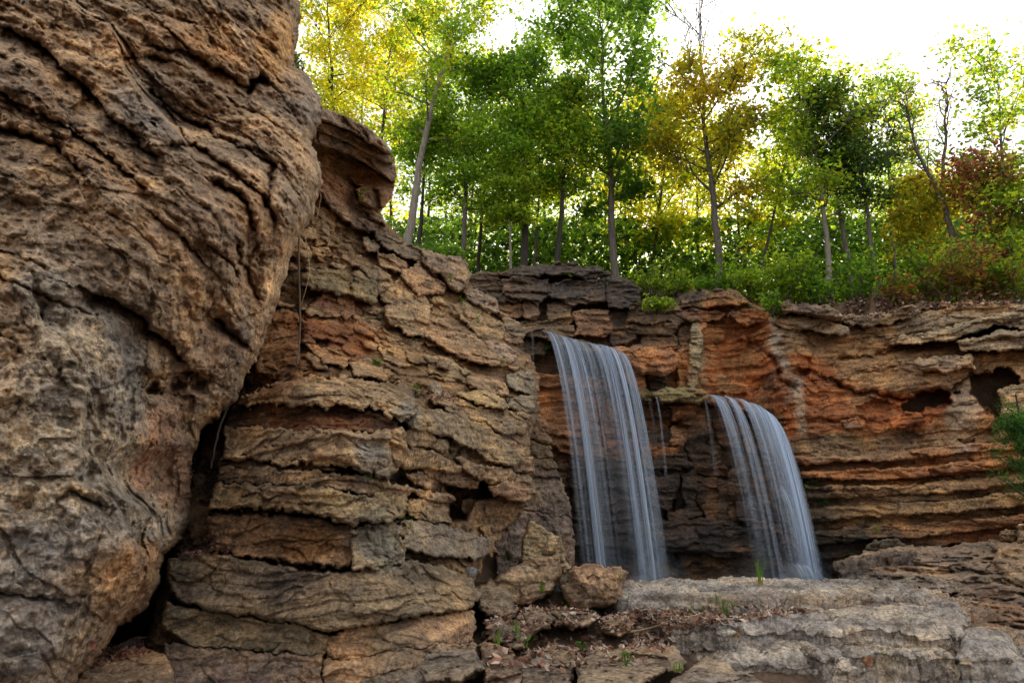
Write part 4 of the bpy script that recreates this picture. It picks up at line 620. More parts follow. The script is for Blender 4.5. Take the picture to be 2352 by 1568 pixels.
# ------------------------------------------------------------------ the waterfalls
def rng1(n, f, seed): return fbm(np.stack([np.linspace(0, f, n), np.full(n, seed * 3.3), np.zeros(n)], -1), 1., 4, seed)
def water_sheet(name, parent, lip, vel, zend, streams, ns=260, nt=70, tmax=1.0, spread=.12, seed=1, fade_end=.0, gain=1.0):
    """lip: list of 3D points; each column follows the path of a thrown drop; dens = how opaque the water is"""
    lip = np.array(lip, float); L = np.r_[0, np.cumsum(np.linalg.norm(np.diff(lip, axis=0), axis=1))]; L /= L[-1]
    s = np.linspace(0, 1, ns); A = np.stack([np.interp(s, L, lip[:, k]) for k in range(3)], -1)
    vx = np.interp(s, [0, .5, 1], vel[0]) + .10 * rng1(ns, 14, seed); vy = np.interp(s, [0, .5, 1], vel[1]) + .10 * rng1(ns, 9, seed + 1)
    T = np.sqrt(2 * (A[:, 2] - zend) / 9.8); tt = np.linspace(-.10, 1, nt) * tmax
    t = tt[:, None] * T[None]; tp = np.clip(t, 0, None)
    X = A[None, :, 0] + vx * t; Y = A[None, :, 1] + vy * t; Z = A[None, :, 2] - 4.9 * tp * tp + np.where(t < 0, .02, 0) + .02
    f = np.clip(tt, 0, 1)[:, None]
    d = np.zeros((nt, ns))
    for c, w, a0, a1 in streams:
        sh = np.exp(-(np.abs(s - c) / w) ** 2.2)[None]; d = d + sh * (a0 * (1 - f) ** 1.9 + a1 * (1 - (1 - f) ** 1.9))
    ph = np.stack([np.tile(s, (nt, 1)).ravel() * 1., (f * .5 + 0 * s).ravel(), np.full(nt * ns, seed * 5.1)], -1)
    n1 = fbm(ph, (17, .8, 1), 3, seed).reshape(nt, ns); n2 = fbm(ph, (75, 1.6, 1), 2, seed + 3).reshape(nt, ns)
    d = d * np.clip(.66 + 1.2 * n1 + .30 * n2, .0, 1.7) * gain * (1.4 - .7 * f)
    d *= np.clip((tt[:, None] + .10 * tmax) / (.12 if a0 > .5 else .35), 0, 1) * (1 - fade_end * np.clip((f - .8) / .2, 0, 1))
    d *= np.clip(np.minimum(s, 1 - s) / .03, 0, 1)[None]
    Y = Y - .05 * n1 - .03 * n2
    idx = np.arange(nt * ns).reshape(nt, ns)
    q = np.stack([idx[:-1, :-1], idx[1:, :-1], idx[1:, 1:], idx[:-1, 1:]], -1).reshape(-1, 4)
    return mesh_obj(name, np.stack([X, Y, Z], -1).reshape(-1, 3), [q], FALL, parent, attrs=dict(dens=np.clip(d, 0, .93).ravel()))
w1 = thing('waterfall', P(1430, 1330, 14), 'taller waterfall pouring in white veils from the ledge beside the broken wall', 'waterfall', 'silky waterfalls over the layered cliff')
lip1 = [P(1246, 761, 14.5), P(1290, 775, 14.4), P(1340, 790, 14.35), P(1390, 797, 14.3), P(1418, 806, 14.25), P(1432, 818, 14.3)]
water_sheet('water_veil', w1, lip1, ([.66, .66, .58], [-.7, -.8, -.8]), -.85, [(.5, .5, .42, .03), (.80, .16, .5, .10), (.20, .10, .4, .08)], seed=1)
for k, (c, w, a0, a1) in enumerate([(.22, .05, 1.1, .62), (.05, .05, .8, .10), (.80, .09, 1.0, .55), (.60, .06, .7, .04), (.93, .05, .8, .10), (.42, .06, .6, .04), (.70, .03, .9, .40), (.33, .03, .9, .05)]):
    lp = np.array([P(u, v, Y - .06) for u, v, Y in [(1246, 761, 14.5), (1290, 775, 14.4), (1340, 790, 14.35), (1390, 797, 14.3), (1418, 806, 14.25), (1432, 818, 14.3)]])
    LL = np.r_[0, np.cumsum(np.linalg.norm(np.diff(lp, axis=0), axis=1))]; LL /= LL[-1]; sub = [np.array([np.interp(x, LL, lp[:, i]) for i in range(3)]) for x in np.clip(np.linspace(c - w, c + w, 5), 0, 1)]
    vv = (.70 - .12 * c) + .03 * math.sin(k * 2.1)
    water_sheet('water_strand', w1, sub, ([vv - .05, vv, vv + .05], [-.85 - .04 * (k % 3)] * 3), -.85, [(.5, .36, a0, a1)], ns=60, seed=10 + k)
water_sheet('water_strand', w1, [P(1219, 762, 14.7), P(1226, 764, 14.7)], ([.05] * 3, [-.2] * 3), 1.6, [(.5, .4, .16, .05)], ns=14, seed=31)
w2 = thing('waterfall', P(1760, 1330, 13.7), 'shorter waterfall spilling from the mossy shelf against the orange cliff', 'waterfall', 'silky waterfalls over the layered cliff')
lip2 = [P(1618, 910, 13.9), P(1650, 912, 13.85), P(1700, 921, 13.8), P(1740, 936, 13.8), P(1766, 955, 13.85), P(1775, 968, 13.9)]
water_sheet('water_veil', w2, lip2, ([.54, .46, .30], [-1.0, -1.15, -1.1]), -.85, [(.5, .5, .45, .03), (.84, .2, .6, .36), (.1, .14, .3, .02)], seed=3)
LL = np.r_[0, np.cumsum(np.linalg.norm(np.diff(np.array(lip2), axis=0), axis=1))]; LL /= LL[-1]
for k, (c, w, a0, a1, vx) in enumerate([(.08, .05, .8, .03, .54), (.28, .05, .8, .12, .53), (.45, .06, .7, .03, .50), (.64, .07, .9, .10, .46), (.82, .10, .95, .58, .38), (.93, .06, .8, .45, .33)]):
    sub = [np.array([np.interp(x, LL, np.array(lip2)[:, i]) for i in range(3)]) - np.array([0, .06, 0]) for x in np.clip(np.linspace(c - w, c + w, 5), 0, 1)]
    water_sheet('water_strand', w2, sub, ([vx - .06, vx, vx + .06], [-1.12 - .04 * (k % 3)] * 3), -.85, [(.5, .36, a0, a1)], ns=60, seed=50 + k)
water_sheet('water_veil', w2, [P(1700, 1144, 13.1), P(1740, 1146, 13.05)], ([.1, .25, .4], [-.4] * 3), -.85, [(.5, .3, .22, .06)], ns=60, seed=70)
water_sheet('water_veil', w2, [P(1765, 1110, 13.2), P(1790, 1115, 13.15), P(1815, 1150, 13.2)], ([.2, .45, .6], [-.5] * 3), -.85, [(.5, .3, .30, .40)], ns=90, seed=71)
water_sheet('water_veil', w2, [P(1785, 1290, 13.0), P(1850, 1300, 12.8), P(1890, 1312, 12.8)], ([.2, .5, .8], [-.6] * 3), -.85, [(.5, .32, .45, .35)], ns=60, nt=24, seed=72)
for k, (u0, v0, u1, a) in enumerate([(1502, 912, 1509, .30), (1487, 920, 1492, .14), (1614, 915, 1618, .22)]):
    tag(water_sheet('water_trickle', None, [P(u0, v0, 13.95), P(u1, v0 + 1, 13.95)], ([.22] * 3, [-.2] * 3), 1.3, [(.5, .4, a, a * .4)], ns=14, seed=80 + k),
        ['thin trickle dripping from the gap between the two mossy shelves', 'faintest trickle dripping from the small mossy stone beside the taller fall', 'thread of water at the near corner of the shorter fall'][k], 'trickle', 'thin trickles between the falls')
def spray(parent, u, v, Y, w, hgt, dens, seed):
    s = np.linspace(-1, 1, 40); t = np.linspace(0, 1, 26); A, B = np.meshgrid(s, t); c = P(u, v, Y); n = fbm(np.stack([A.ravel() * 2.2, B.ravel() * 2, 0 * A.ravel() + seed], -1), 1., 4, seed)
    co = np.stack([c[0] + A.ravel() * w, c[1] + .35 * (A.ravel() ** 2) + .2 * n, -.86 + B.ravel() * hgt * (1 + .3 * n)], -1); d = dens * np.exp(-(A.ravel() / .5) ** 2) * (1 - B.ravel()) ** 1.4 * np.clip(.8 + 1.0 * n, 0, 2) * np.clip((1 - np.abs(A.ravel())) / .2, 0, 1)
    i = np.arange(A.size).reshape(A.shape); q = np.stack([i[:-1, :-1], i[:-1, 1:], i[1:, 1:], i[1:, :-1]], -1).reshape(-1, 4); mesh_obj('spray', co, [q], FALL, parent, attrs=dict(dens=np.clip(d, 0, .8)))
for k, (w_, u, v, Y, a, b, c_) in enumerate([(w1, 1375, 1330, 13.5, .9, .8, .30), (w1, 1500, 1330, 13.3, .9, .9, .34), (w1, 1440, 1330, 13.0, 1.3, .5, .22), (w2, 1830, 1330, 12.7, 1.0, 1.0, .5), (w2, 1800, 1330, 12.4, 1.1, .6, .4), (w2, 1860, 1330, 12.2, .8, .35, .5)]): spray(w_, u, v, Y, a, b, c_, 90 + k)

# ------------------------------------------------------------------ foreground rocks
GB = (.38, .36, .345)
SL = dict(R=.07, Rd=.06, thick=.30, jit=.10)
TH = lambda a, s: (lambda x, y: a * fbm(np.stack([x, y, 0 * x], -1), (.45, 1.1, 1), 3, s))
slab(V((1400, 1346), (1440, 1336), (1520, 1329), (1700, 1328), (1850, 1329), (2000, 1336), (2100, 1347), (2170, 1362), (2120, 1380), (2050, 1370), (1990, 1364), (1900, 1380), (1800, 1372), (1740, 1386), (1600, 1376), (1440, 1376)), .09, 'rock_slab', 'pale crest layer of the broad rock slab, right in front of the waterfalls', 'rock slab', base=GB, aux=(0, .45, .5), zf=TH(.05, 71), **SL)
slab(V((1380, 1362), (1500, 1346), (1800, 1346), (2080, 1352), (2180, 1368), (2208, 1390), (2220, 1418), (2208, 1444), (2120, 1450), (2000, 1440), (1900, 1446), (1750, 1436), (1640, 1448), (1560, 1436), (1500, 1412), (1420, 1396)), -.01, 'rock_slab', 'broad grey rock slab with a small vine ring, just below the crest layer', 'rock slab', base=GB, aux=(0, .5, .45), zf=TH(.07, 72), **SL)
slab(V((1540, 1430), (1700, 1420), (1900, 1424), (2205, 1428), (2204, 1470), (2190, 1500), (2080, 1508), (1960, 1496), (1900, 1504), (1850, 1490), (1700, 1487), (1590, 1478)), -.13, 'rock_slab', 'weathered rock shelf carrying a flat white stone chip', 'rock slab', base=(.34, .315, .29), aux=(0, .6, .4), zf=TH(.07, 73), **SL)
slab(V((1600, 1482), (1800, 1480), (2000, 1488), (2200, 1486), (2352, 1500), (2440, 1520), (2440, 1545), (2352, 1536), (2200, 1540), (2080, 1530), (1960, 1544), (1800, 1536), (1680, 1540), (1610, 1516)), -.25, 'rock_slab', 'thin grey shelf carrying a small brown pebble', 'rock slab', base=(.41, .385, .36), aux=(0, .55, .45), zf=TH(.06, 74), **SL)
slab(V((1560, 1540), (1700, 1520), (1900, 1522), (2100, 1518), (2352, 1524), (2500, 1530), (2500, 1680), (1500, 1680)), -.38, 'rock_slab', 'lowest streaked grey shelf along the bottom edge', 'rock slab', base=(.42, .40, .37), aux=(0, .55, .45), zf=TH(.06, 75), **SL)
slab(V((2195, 1447), (2230, 1438), (2262, 1436), (2330, 1455), (2342, 1474), (2300, 1484), (2190, 1482)), -.06, 'rock', 'flat grey stone butting against the end of the broad slab', 'rock', base=GB, aux=(0, .4, .7), R=.1, Rd=.12, thick=.3)
slab(V((2240, 1496), (2300, 1500), (2420, 1490), (2480, 1540), (2330, 1535), (2225, 1530)), -.2, 'rock', 'pale stone layer at the corner below the loose stones', 'rock', base=GB, aux=(0, .4, .7), R=.1, Rd=.12)
slab(V((2120, 1375), (2230, 1368), (2352, 1400), (2480, 1440), (2480, 1500), (2300, 1470), (2180, 1440)), -.22, 'rock_slab', 'low brown rock filling the gap between the broad slab and the brown hump', 'rock slab', base=(.30, .24, .18), aux=(0, .5, .2), R=.1, Rd=.12)
FORE = lambda Y, k=.006: (lambda u, v: Y + (1450 - v) * k + 0 * u)
def rk(pts, Y, label, off=0, k=.006, base=(.25, .205, .16), aux=(0, .45, .4), R=14, Rd=.28, st=ST_BLOCK, thick=.9, jit=6, h=2.6, amp=1.0, name='rock', cat='rock', group=None, tilt=(0, 0), D=None):
    NR[0] += 1
    o = relief(pts, D or FORE(Y, k), name=name, off=off, base=np.array(base) * np.array((1.25, 1.18, 1.08)), aux=(aux[0], aux[1], aux[2] * .6), R=R * .8, Rd=Rd * .75, grow=2.5, style=st, thick=thick, jit=jit, h=h, amp=amp, wall='fore', tilt=tilt)
    return tag(o, label, cat, group)
NEAR = tps([(1920, 1300, 9.6), (2100, 1260, 10.0), (2200, 1245, 9.9), (2352, 1235, 9.4), (2100, 1340, 8.6), (2240, 1400, 7.6), (2352, 1450, 6.8), (2500, 1250, 9.0), (2500, 1480, 6.6), (2000, 1345, 8.8)])
rk(V((1922, 1292), (1962, 1276), (2040, 1262), (2100, 1255), (2180, 1256), (2205, 1250), (2352, 1238), (2520, 1230), (2520, 1520), (2352, 1480), (2260, 1450), (2215, 1400), (2160, 1370), (2080, 1350), (1980, 1345), (1925, 1332)), 9, 'wide brown bedrock hump rising beyond the end of the pale slab', D=NEAR, base=(.25, .195, .15), aux=(0, .4, .5), R=20, Rd=.5, st=dict(ST_SLAB, strata=[(.14, .03)], pits=[((8, 8, 9), .05)], cells=[((1.5, 1., 2), .07), ((4, 3, 5), .03)], ridge=[((2, 2, 6), .06, 3)]), thick=1.5, amp=2.6)
rk(V((1918, 1298), (1960, 1280), (2030, 1272), (2100, 1266), (2120, 1300), (2095, 1352), (2000, 1350), (1925, 1336)), 9, 'dark fluted end of the brown hump next to the falls', D=lambda u, v: 9.0 + (u - 1920) * .001, base=(.15, .13, .12), aux=(.2, .6, .3), R=10, Rd=.3, st=dict(cells=[((4, 4, 1.2), .07)], fbm=[(2, .08, 3), ((9, 9, 3), .05, 3)]))
rk(V((2288, 1258), (2352, 1250), (2480, 1240), (2480, 1400), (2352, 1348), (2310, 1330), (2285, 1290)), 8, 'rounded tan boulder at the picture edge on the brown hump', D=lambda u, v: NEAR(u, v) - .35, base=(.27, .205, .14), R=22, Rd=.45, st=ST_OVER)
rk(R7((2190, 525), (2305, 512), (2310, 575), (2200, 580)), 9.6, 'smaller square block standing on the rear of the brown hump', D=lambda u, v: 9.4 + 0 * u, base=(.31, .24, .16), R=6, Rd=.14)
rk(R7((2305, 485), (2480, 470), (2480, 610), (2310, 605)), 9.5, 'larger square block cut by the picture edge behind the tan boulder', D=lambda u, v: 9.2 + 0 * u, base=(.33, .25, .17), R=6, Rd=.14)
rk(R7((1250, 640), (1330, 585), (1500, 580), (1570, 632), (1500, 660), (1300, 680)), 10.8, 'dark low rock lying at the foot of the red cliff', D=lambda u, v: 11.2 + 0 * u, base=(.10, .09, .07), R=8, Rd=.3)
rk(R7((850, 600), (1000, 590), (1250, 600), (1350, 640), (1100, 720), (1040, 800), (860, 760)), 12, 'black wet rocks heaped beside the foot of the shorter fall', D=lambda u, v: 13.6 + 0 * u, base=(.07, .065, .055), aux=(.5, .5, 0), R=12, Rd=.5, st=ST_FARL)
rk(R6((330, 920), (450, 905), (560, 935), (602, 1000), (602, 1120), (480, 1142), (360, 1082)), 6.1, 'squared dark stone wedged against the end of the big lower ledge', base=(.21, .175, .14))
rk(R6((370, 905), (470, 850), (560, 775), (760, 722), (900, 700), (918, 820), (850, 960), (700, 1010), (600, 1010), (480, 960)), 6.7, 'tan slab with a ragged edge leaning before the upright stone', base=(.30, .235, .165), k=.003, aux=(0, .35, .3), tilt=(.001, 0), R=10)
rk(R6((940, 960), (930, 900), (1000, 860), (985, 790), (1060, 770), (1130, 742), (1200, 760), (1270, 780), (1330, 755), (1372, 800), (1342, 900), (1382, 965), (1300, 1022), (1200, 1062), (1080, 1050), (1000, 1042)), 6.5, 'knobbly light brown boulder in the middle of the leaf litter', base=(.35, .25, .175), aux=(0, .35, .1), k=.0015, R=26, Rd=.5, st=dict(fbm=[(2.2, .10, 3), (8., .05, 4)], cells=[((5, 5, 6), .06), ((11, 11, 13), .025)], pits=[((9, 9, 10), .06)]), jit=6)
rk(R6((650, 700), (660, 600), (690, 500), (705, 450), (760, 480), (800, 502), (880, 560), (932, 605), (942, 705), (992, 785), (930, 812), (900, 760), (720, 745), (650, 735)), 7.6, 'upright pointed stone with a pale yellowish face', k=.001, base=(.30, .26, .18), aux=(0, .4, .4), R=10, Rd=.25)
rk(R6((630, 740), (700, 690), (760, 700), (740, 740), (660, 765)), 7.2, 'small dark wedge of stone at the foot of the upright stone', base=(.13, .12, .11), R=6, Rd=.12)
rk(R6((905, 860), (930, 815), (985, 810), (1000, 870), (950, 930), (915, 920)), 6.9, 'small grey stone squeezed between the tan slab and knobbly boulder', base=(.27, .25, .2), R=6, Rd=.12)
rk(R6((660, 1100), (750, 1080), (860, 1078), (880, 1130), (845, 1185), (780, 1215), (700, 1235), (665, 1180)), 5.9, 'cracked pale stone half buried in dry leaves', base=(.31, .255, .19), aux=(0, .4, .5), st=ST_LAYER)
rk(R6((865, 1085), (960, 1075), (1060, 1068), (1155, 1120), (1110, 1182), (1000, 1190), (895, 1175)), 5.9, 'low brown stone just below the knobbly boulder', base=(.26, .195, .135))
rk(R6((1210, 1150), (1270, 1125), (1350, 1110), (1425, 1165), (1385, 1222), (1300, 1235), (1230, 1220)), 5.8, 'small tan stone sunk in the leaves beside the long stick', base=(.30, .225, .155))
rk(R6((355, 1310), (420, 1298), (490, 1300), (560, 1350), (625, 1402), (655, 1480), (640, 1640), (400, 1640), (380, 1450)), 5.0, 'rust stained stone at the bottom edge beside the layered ledge', base=(.23, .165, .12), aux=(0, .5, .4))
rk(R6((420, 1180), (500, 1140), (600, 1160), (680, 1240), (670, 1330), (560, 1330), (450, 1260)), 5.4, 'rounded mottled stone above the rust stained one', base=(.21, .175, .14), R=16)
rk(R6((640, 1395), (760, 1380), (900, 1365), (1012, 1350), (1025, 1422), (1005, 1520), (985, 1640), (640, 1640), (630, 1500)), 5.1, 'square layered stone at the bottom edge under the leaf litter', base=(.24, .205, .16), st=ST_LAYER, aux=(0, .5, .6), Rd=.2)
rk(R6((1045, 1420), (1120, 1380), (1250, 1332), (1450, 1325), (1600, 1335), (1702, 1330), (1795, 1412), (1755, 1472), (1600, 1520), (1420, 1640), (1045, 1640)), 5.2, 'large flat topped stone in front of the leaf litter', k=.010, base=(.27, .22, .17), aux=(0, .5, .6), R=16)
rk(R6((1600, 1640), (1745, 1505), (1820, 1470), (1930, 1398), (2020, 1430), (2105, 1475), (2230, 1520), (2420, 1640)), 4.9, 'grey stone wedge rising from the bottom edge by the lowest shelf', k=.010, base=(.26, .225, .195), aux=(0, .5, .7))
rk(R6((-10, 1372), (120, 1340), (320, 1318), (372, 1400), (385, 1470), (330, 1500), (250, 1552), (0, 1562), (-40, 1480)), 4.9, 'layered grey stone tucked under the corner of the big ledge', base=(.27, .245, .21), st=ST_LAYER, aux=(0, .4, .6), R=10, Rd=.2)
rk(V((170, 1580), (185, 1535), (250, 1515), (330, 1490), (380, 1502), (395, 1540), (400, 1640), (180, 1640)), 4.1, 'flat tan stone lying in the gap under the overhanging cliff', k=.004, base=(.31, .24, .175), aux=(0, .25, .3), R=9, Rd=.16, D=lambda u, v: 4.3 + (1540 - v) * .006 + 0 * u)
for pts, lab in [(R7((1860, 1330), (1930, 1312), (2015, 1318), (2025, 1370), (1920, 1380)), 'low flat stone of the loose group beside the broad slab'), (R7((2015, 1320), (2070, 1298), (2150, 1380), (2140, 1392), (2040, 1375)), 'middle brown stone of the loose group beside the broad slab'), (R7((2112, 1292), (2200, 1290), (2260, 1385), (2170, 1395)), 'squarish tilted stone of the loose group beside the broad slab'), (R7((1910, 1385), (1990, 1392), (1980, 1450), (1920, 1450)), 'little rough stone below the loose group beside the broad slab')]:
    rk(pts, 6.2, lab, base=(.31, .26, .22), R=6, Rd=.12, aux=(0, .3, .5), thick=.25, group='loose stones beside the broad slab', D=lambda u, v: 5.55 + (1500 - v) * .012 + 0 * u)

# ------------------------------------------------------------------ trees
def tube(pts, rad, sides=6):
    pts = np.asarray(pts, float); n = len(pts); d = np.gradient(pts, axis=0); d /= np.linalg.norm(d, axis=1)[:, None] + 1e-9
    a = np.cross(d, [.31, .95, .05]); a /= np.linalg.norm(a, axis=1)[:, None] + 1e-9; b = np.cross(d, a)
    t = np.arange(sides) * 2 * np.pi / sides
    co = pts[:, None] + np.asarray(rad)[:, None, None] * (np.cos(t)[None, :, None] * a[:, None] + np.sin(t)[None, :, None] * b[:, None])
    i = np.arange((n - 1) * sides).reshape(n - 1, sides); j = np.roll(i, -1, 1)
    return co.reshape(-1, 3), np.stack([i, j, j + sides, i + sides], -1).reshape(-1, 4)
def merge(parts):
    co, fs, k = [], [], 0
    for c, f in parts: co.append(c); fs.append(f + k); k += len(c)
    return np.concatenate(co), np.concatenate(fs)
def leaves(c, size, up=.5, asp=.62, r=None):
    """one folded-free diamond leaf per point, random hang"""
    r = r or rng; n = len(c); nr = r.normal(size=(n, 3)); nr[:, 2] = np.abs(nr[:, 2]) + up; nr /= np.linalg.norm(nr, axis=1)[:, None]
    a = np.cross(nr, r.normal(size=(n, 3))); a /= np.linalg.norm(a, axis=1)[:, None] + 1e-9; b = np.cross(nr, a)
    s = (size * r.uniform(.5, 1.1, n) * (1 + .5 * (r.random(n) > .8)))[:, None]
    co = np.stack([c + a * s * .5, c + b * s * asp * .5 - nr * s * .08, c - a * s * .5, c - b * s * asp * .5 - nr * s * .08], 1).reshape(-1, 3)
    return co, np.arange(n * 4).reshape(n, 4)
def wander(p0, d0, L, n, up, wob, r):
    pts = [np.array(p0, float)]; d = np.array(d0, float); d /= np.linalg.norm(d)
    for i in range(n):
        d = d + r.normal(size=3) * wob + np.array([0, 0, up]); d /= np.linalg.norm(d); pts.append(pts[-1] + d * L / n)
    return np.array(pts)
PALETTE = dict(green=[(.055, .115, .020), (.075, .14, .022), (.045, .095, .022)], yellow=[(.14, .17, .018), (.19, .19, .02), (.10, .15, .02)], dark=[(.03, .07, .022), (.04, .085, .025), (.05, .10, .02)], bright=[(.08, .135, .022), (.10, .15, .025), (.065, .115, .02)],  # yellow: leaves with the sun behind them, its glow put into the colour
               orange=[(.15, .13, .02), (.12, .13, .02), (.09, .12, .02)], red=[(.095, .042, .048), (.075, .034, .042), (.07, .085, .035)], cedar=[(.020, .042, .022), (.026, .05, .026), (.016, .034, .02)], rusty=[(.12, .06, .03), (.10, .08, .03), (.07, .10, .03)], mixed=[(.07, .13, .02), (.12, .15, .02), (.05, .10, .02)])
BARKC = dict(grey=(.11, .095, .08), pale=(.22, .195, .165), dark=(.04, .034, .028), brown=(.08, .06, .045))
UNIT = Vector((0, 0, 1))
def tree(name, label, cat, base, top, Y, kind='green', bark='grey', crown=None, nl=2600, leaf=.135, r0=.12, limbs=16, cstart=.35, bend=0.0, group=None, bare=.0, clump=.25, sub=5, seedk=0, dY=0.0, flat=1.0):
    """base, top: sketch positions of trunk foot and tip; crown = (half width px, lower sketch v, profile)"""
    nl = int(nl * 1.75); r0 = r0 * .72
    r = np.random.default_rng(1000 + seedk + int(base[0] * 7 + Y * 13))
    p0 = P(base[0], base[1], Y); p1 = P(top[0], top[1], Y + dY); H = np.linalg.norm(p1 - p0); px = Y / F
    t = np.linspace(0, 1, 14)[:, None]; side = np.array([1, 0, 0])
    tr = p0 + (p1 - p0) * t + side * bend * np.sin(t * np.pi) * px + np.cumsum(r.normal(size=(14, 3)) * [.05, .05, 0], 0) * (H / 12)
    tr[0] = p0; foot = tr[0] - (tr[1] - tr[0]) * .0 - np.array([0, 0, .5]); tr = np.vstack([foot, tr]); t = np.linspace(0, 1, 15)
    rad = r0 * (1 - .97 * t) ** .95 + .006; rad[0] *= 1.35
    tp = [tube(tr, rad, 7)]; bp = []; tips = []
    hw = crown[0] * px; zc0 = cstart
    for i in range(limbs):
        f = zc0 + (1 - zc0) * ((i + r.uniform(0, 1)) / limbs); f = min(f, .985); k = f * 14; a = int(k); q = tr[a] + (tr[min(a + 1, 14)] - tr[a]) * (k - a)
        az = i * 2.4 + r.uniform(-.5, .5); g = (f - zc0) / (1 - zc0)
        prof = {'round': math.sin(math.pi * (.12 + .80 * g)) ** .7, 'vase': .35 + .65 * math.sin(math.pi * (.25 + .60 * g)), 'cone': 1.05 - g * .9, 'top': .45 + .55 * g if g < .8 else .9}[crown[1]]
        L = hw * prof * r.uniform(.75, 1.15); el = r.uniform(.25, .75) + .5 * g
        if crown[1] == 'cone': el = r.uniform(-.1, .25)
        d = np.array([math.cos(az) * math.cos(el), math.sin(az) * math.cos(el), math.sin(el)])
        lb = wander(q, d, L / max(.45, math.cos(el)), 7, .03, .13, r); lr = np.linspace(max(.012, rad[min(a, 14)] * .5), .006, 8); bp.append(tube(lb, lr, 4))
        for j in range(sub):
            m = r.uniform(.3, 1) * 7; b0 = int(min(m, 6)); s0 = lb[b0] + (lb[b0 + 1] - lb[b0]) * (m - b0)
            dd = (lb[b0 + 1] - lb[b0]) / np.linalg.norm(lb[b0 + 1] - lb[b0]) + r.normal(size=3) * .75 * [1, 1, .7 * flat]
            sb = wander(s0, dd, L * r.uniform(.25, .5) + .15, 4, .02, .2, r); bp.append(tube(sb, np.linspace(.011, .004, 5), 3)); tips += [sb[1], sb[2], sb[3], sb[4]]
            if bare > 0:
                for w_ in range(3): bp.append(tube(wander(sb[r.integers(1, 5)], dd + r.normal(size=3) * .6, L * .22 + .12, 3, .06, .2, r), np.array([.012, .010, .008, .006]), 3))
        tips += [lb[5], lb[6], lb[7]]
    o = thing(name, p0, label, cat, group)
    bc = np.array(BARKC[bark])
    c, f = tp[0]; mesh_obj('trunk', c, [f], BARK, o, attrs=dict(col=np.tile(bc, (len(c), 1))))
    c, f = merge(bp); mesh_obj('branches', c, [f], BARK, o, attrs=dict(col=np.tile(bc * .8, (len(c), 1))))
    tips = np.array(tips)
    if bare > 0: tips = tips[tips[:, 2] < p0[2] + H * (1 - bare)] if bare < 1 else tips[:4]
    if nl and len(tips):
        pal = np.array(PALETTE[kind]) * (1.15, 1.10, 1.1); wt = r.exponential(1, len(tips)) ** 1.3; w = r.choice(len(tips), nl, p=wt / wt.sum()); cl = r.integers(0, 3, len(tips))
        pos = tips[w] + r.normal(size=(nl, 3)) * clump * np.array([1, 1, .55 * flat])
        c, f = leaves(pos, leaf, r=r); col = pal[cl[w]] * r.uniform(.65, 1.4, (nl, 1)) * (.8 + .4 * r.random(len(tips)))[w][:, None]; col = np.repeat(col, 4, 0)
        mesh_obj('crown', c, [f], LEAF, o, attrs=dict(col=col), smooth=False)
    return o
G1, G2, G3 = 'trees along the top of the cliff', 'slender trees deeper in the wood', 'bushes along the cliff edge'
T = lambda *a, **k: tree('tree', *a, **k)
# trees one can tell apart, left to right
T('tall yellow green tree rising directly behind the top of the overhanging cliff', 'tree', (770, 420), (745, -40), 20, 'yellow', 'dark', (110, 'round'), nl=5200, limbs=22, cstart=.25, r0=.12, group=G1)
T('yellow green tree between the overhanging cliff and the leaning pale trunk', 'tree', (850, 470), (905, 20), 22, 'yellow', 'brown', (105, 'vase'), nl=4600, limbs=20, cstart=.35, r0=.11, group=G1)
T('tall tree with a leaning pale trunk standing on top of the broken wall', 'tree', (934, 562), (1062, 0), 17, 'mixed', 'pale', (130, 'vase'), nl=3800, limbs=17, cstart=.42, r0=.17, bend=-14, group=G1, sub=6)
T('dark forked tree just beside the leaning pale trunk', 'tree', (963, 565), (985, 330), 18.5, 'green', 'dark', (80, 'round'), nl=1800, limbs=12, cstart=.45, r0=.10, group=G1)
T('green tree with a grey trunk above the big boulder that ends the broken wall', 'tree', (1062, 610), (1090, 190), 18, 'green', 'grey', (120, 'round'), nl=4600, limbs=20, cstart=.33, r0=.12, group=G1)
T('thin dark tree standing in the deep shade behind the pillow layers', 'tree', (1100, 630), (1120, 300), 21, 'dark', 'dark', (90, 'round'), nl=2600, limbs=14, cstart=.4, r0=.09, group=G1)
T('small maple with a thin pale trunk and flat bright green tiers', 'maple', (1172, 628), (1168, 415), 17.6, 'bright', 'pale', (78, 'top'), nl=2600, limbs=13, cstart=.5, r0=.055, group=G1, flat=.35, leaf=.13)
T('straight thick dark trunk standing over the pillow layers', 'tree', (1203, 628), (1212, 180), 18.2, 'green', 'dark', (115, 'round'), nl=4600, limbs=20, cstart=.42, r0=.16, group=G1)
T('slim straight tree next to the thick dark trunk', 'tree', (1226, 630), (1240, 260), 20, 'mixed', 'grey', (90, 'round'), nl=3000, limbs=15, cstart=.4, r0=.07, group=G1)
T('tree with a slanting dark trunk over the flat cap rock', 'tree', (1279, 624), (1318, 240), 18, 'mixed', 'dark', (95, 'round'), nl=3200, limbs=16, cstart=.45, r0=.12, group=G1)
T('big dark green oak with the tallest dense crown above the taller fall', 'oak', (1418, 650), (1375, -10), 18.5, 'dark', 'grey', (165, 'round'), nl=8200, limbs=30, cstart=.30, r0=.17, group=G1, leaf=.17, sub=6)
T('bright yellow tree glowing between the dark oak and the bare topped tree', 'tree', (1500, 650), (1530, 250), 22, 'yellow', 'grey', (110, 'round'), nl=5200, limbs=22, cstart=.22, r0=.10, group=G1)
T('tall thin crowned tree whose bare twigs stick out at the top', 'tree', (1650, 660), (1608, 50), 17.5, 'orange', 'grey', (135, 'vase'), nl=5200, limbs=24, cstart=.33, r0=.16, bend=-10, group=G1, bare=.17, sub=6)
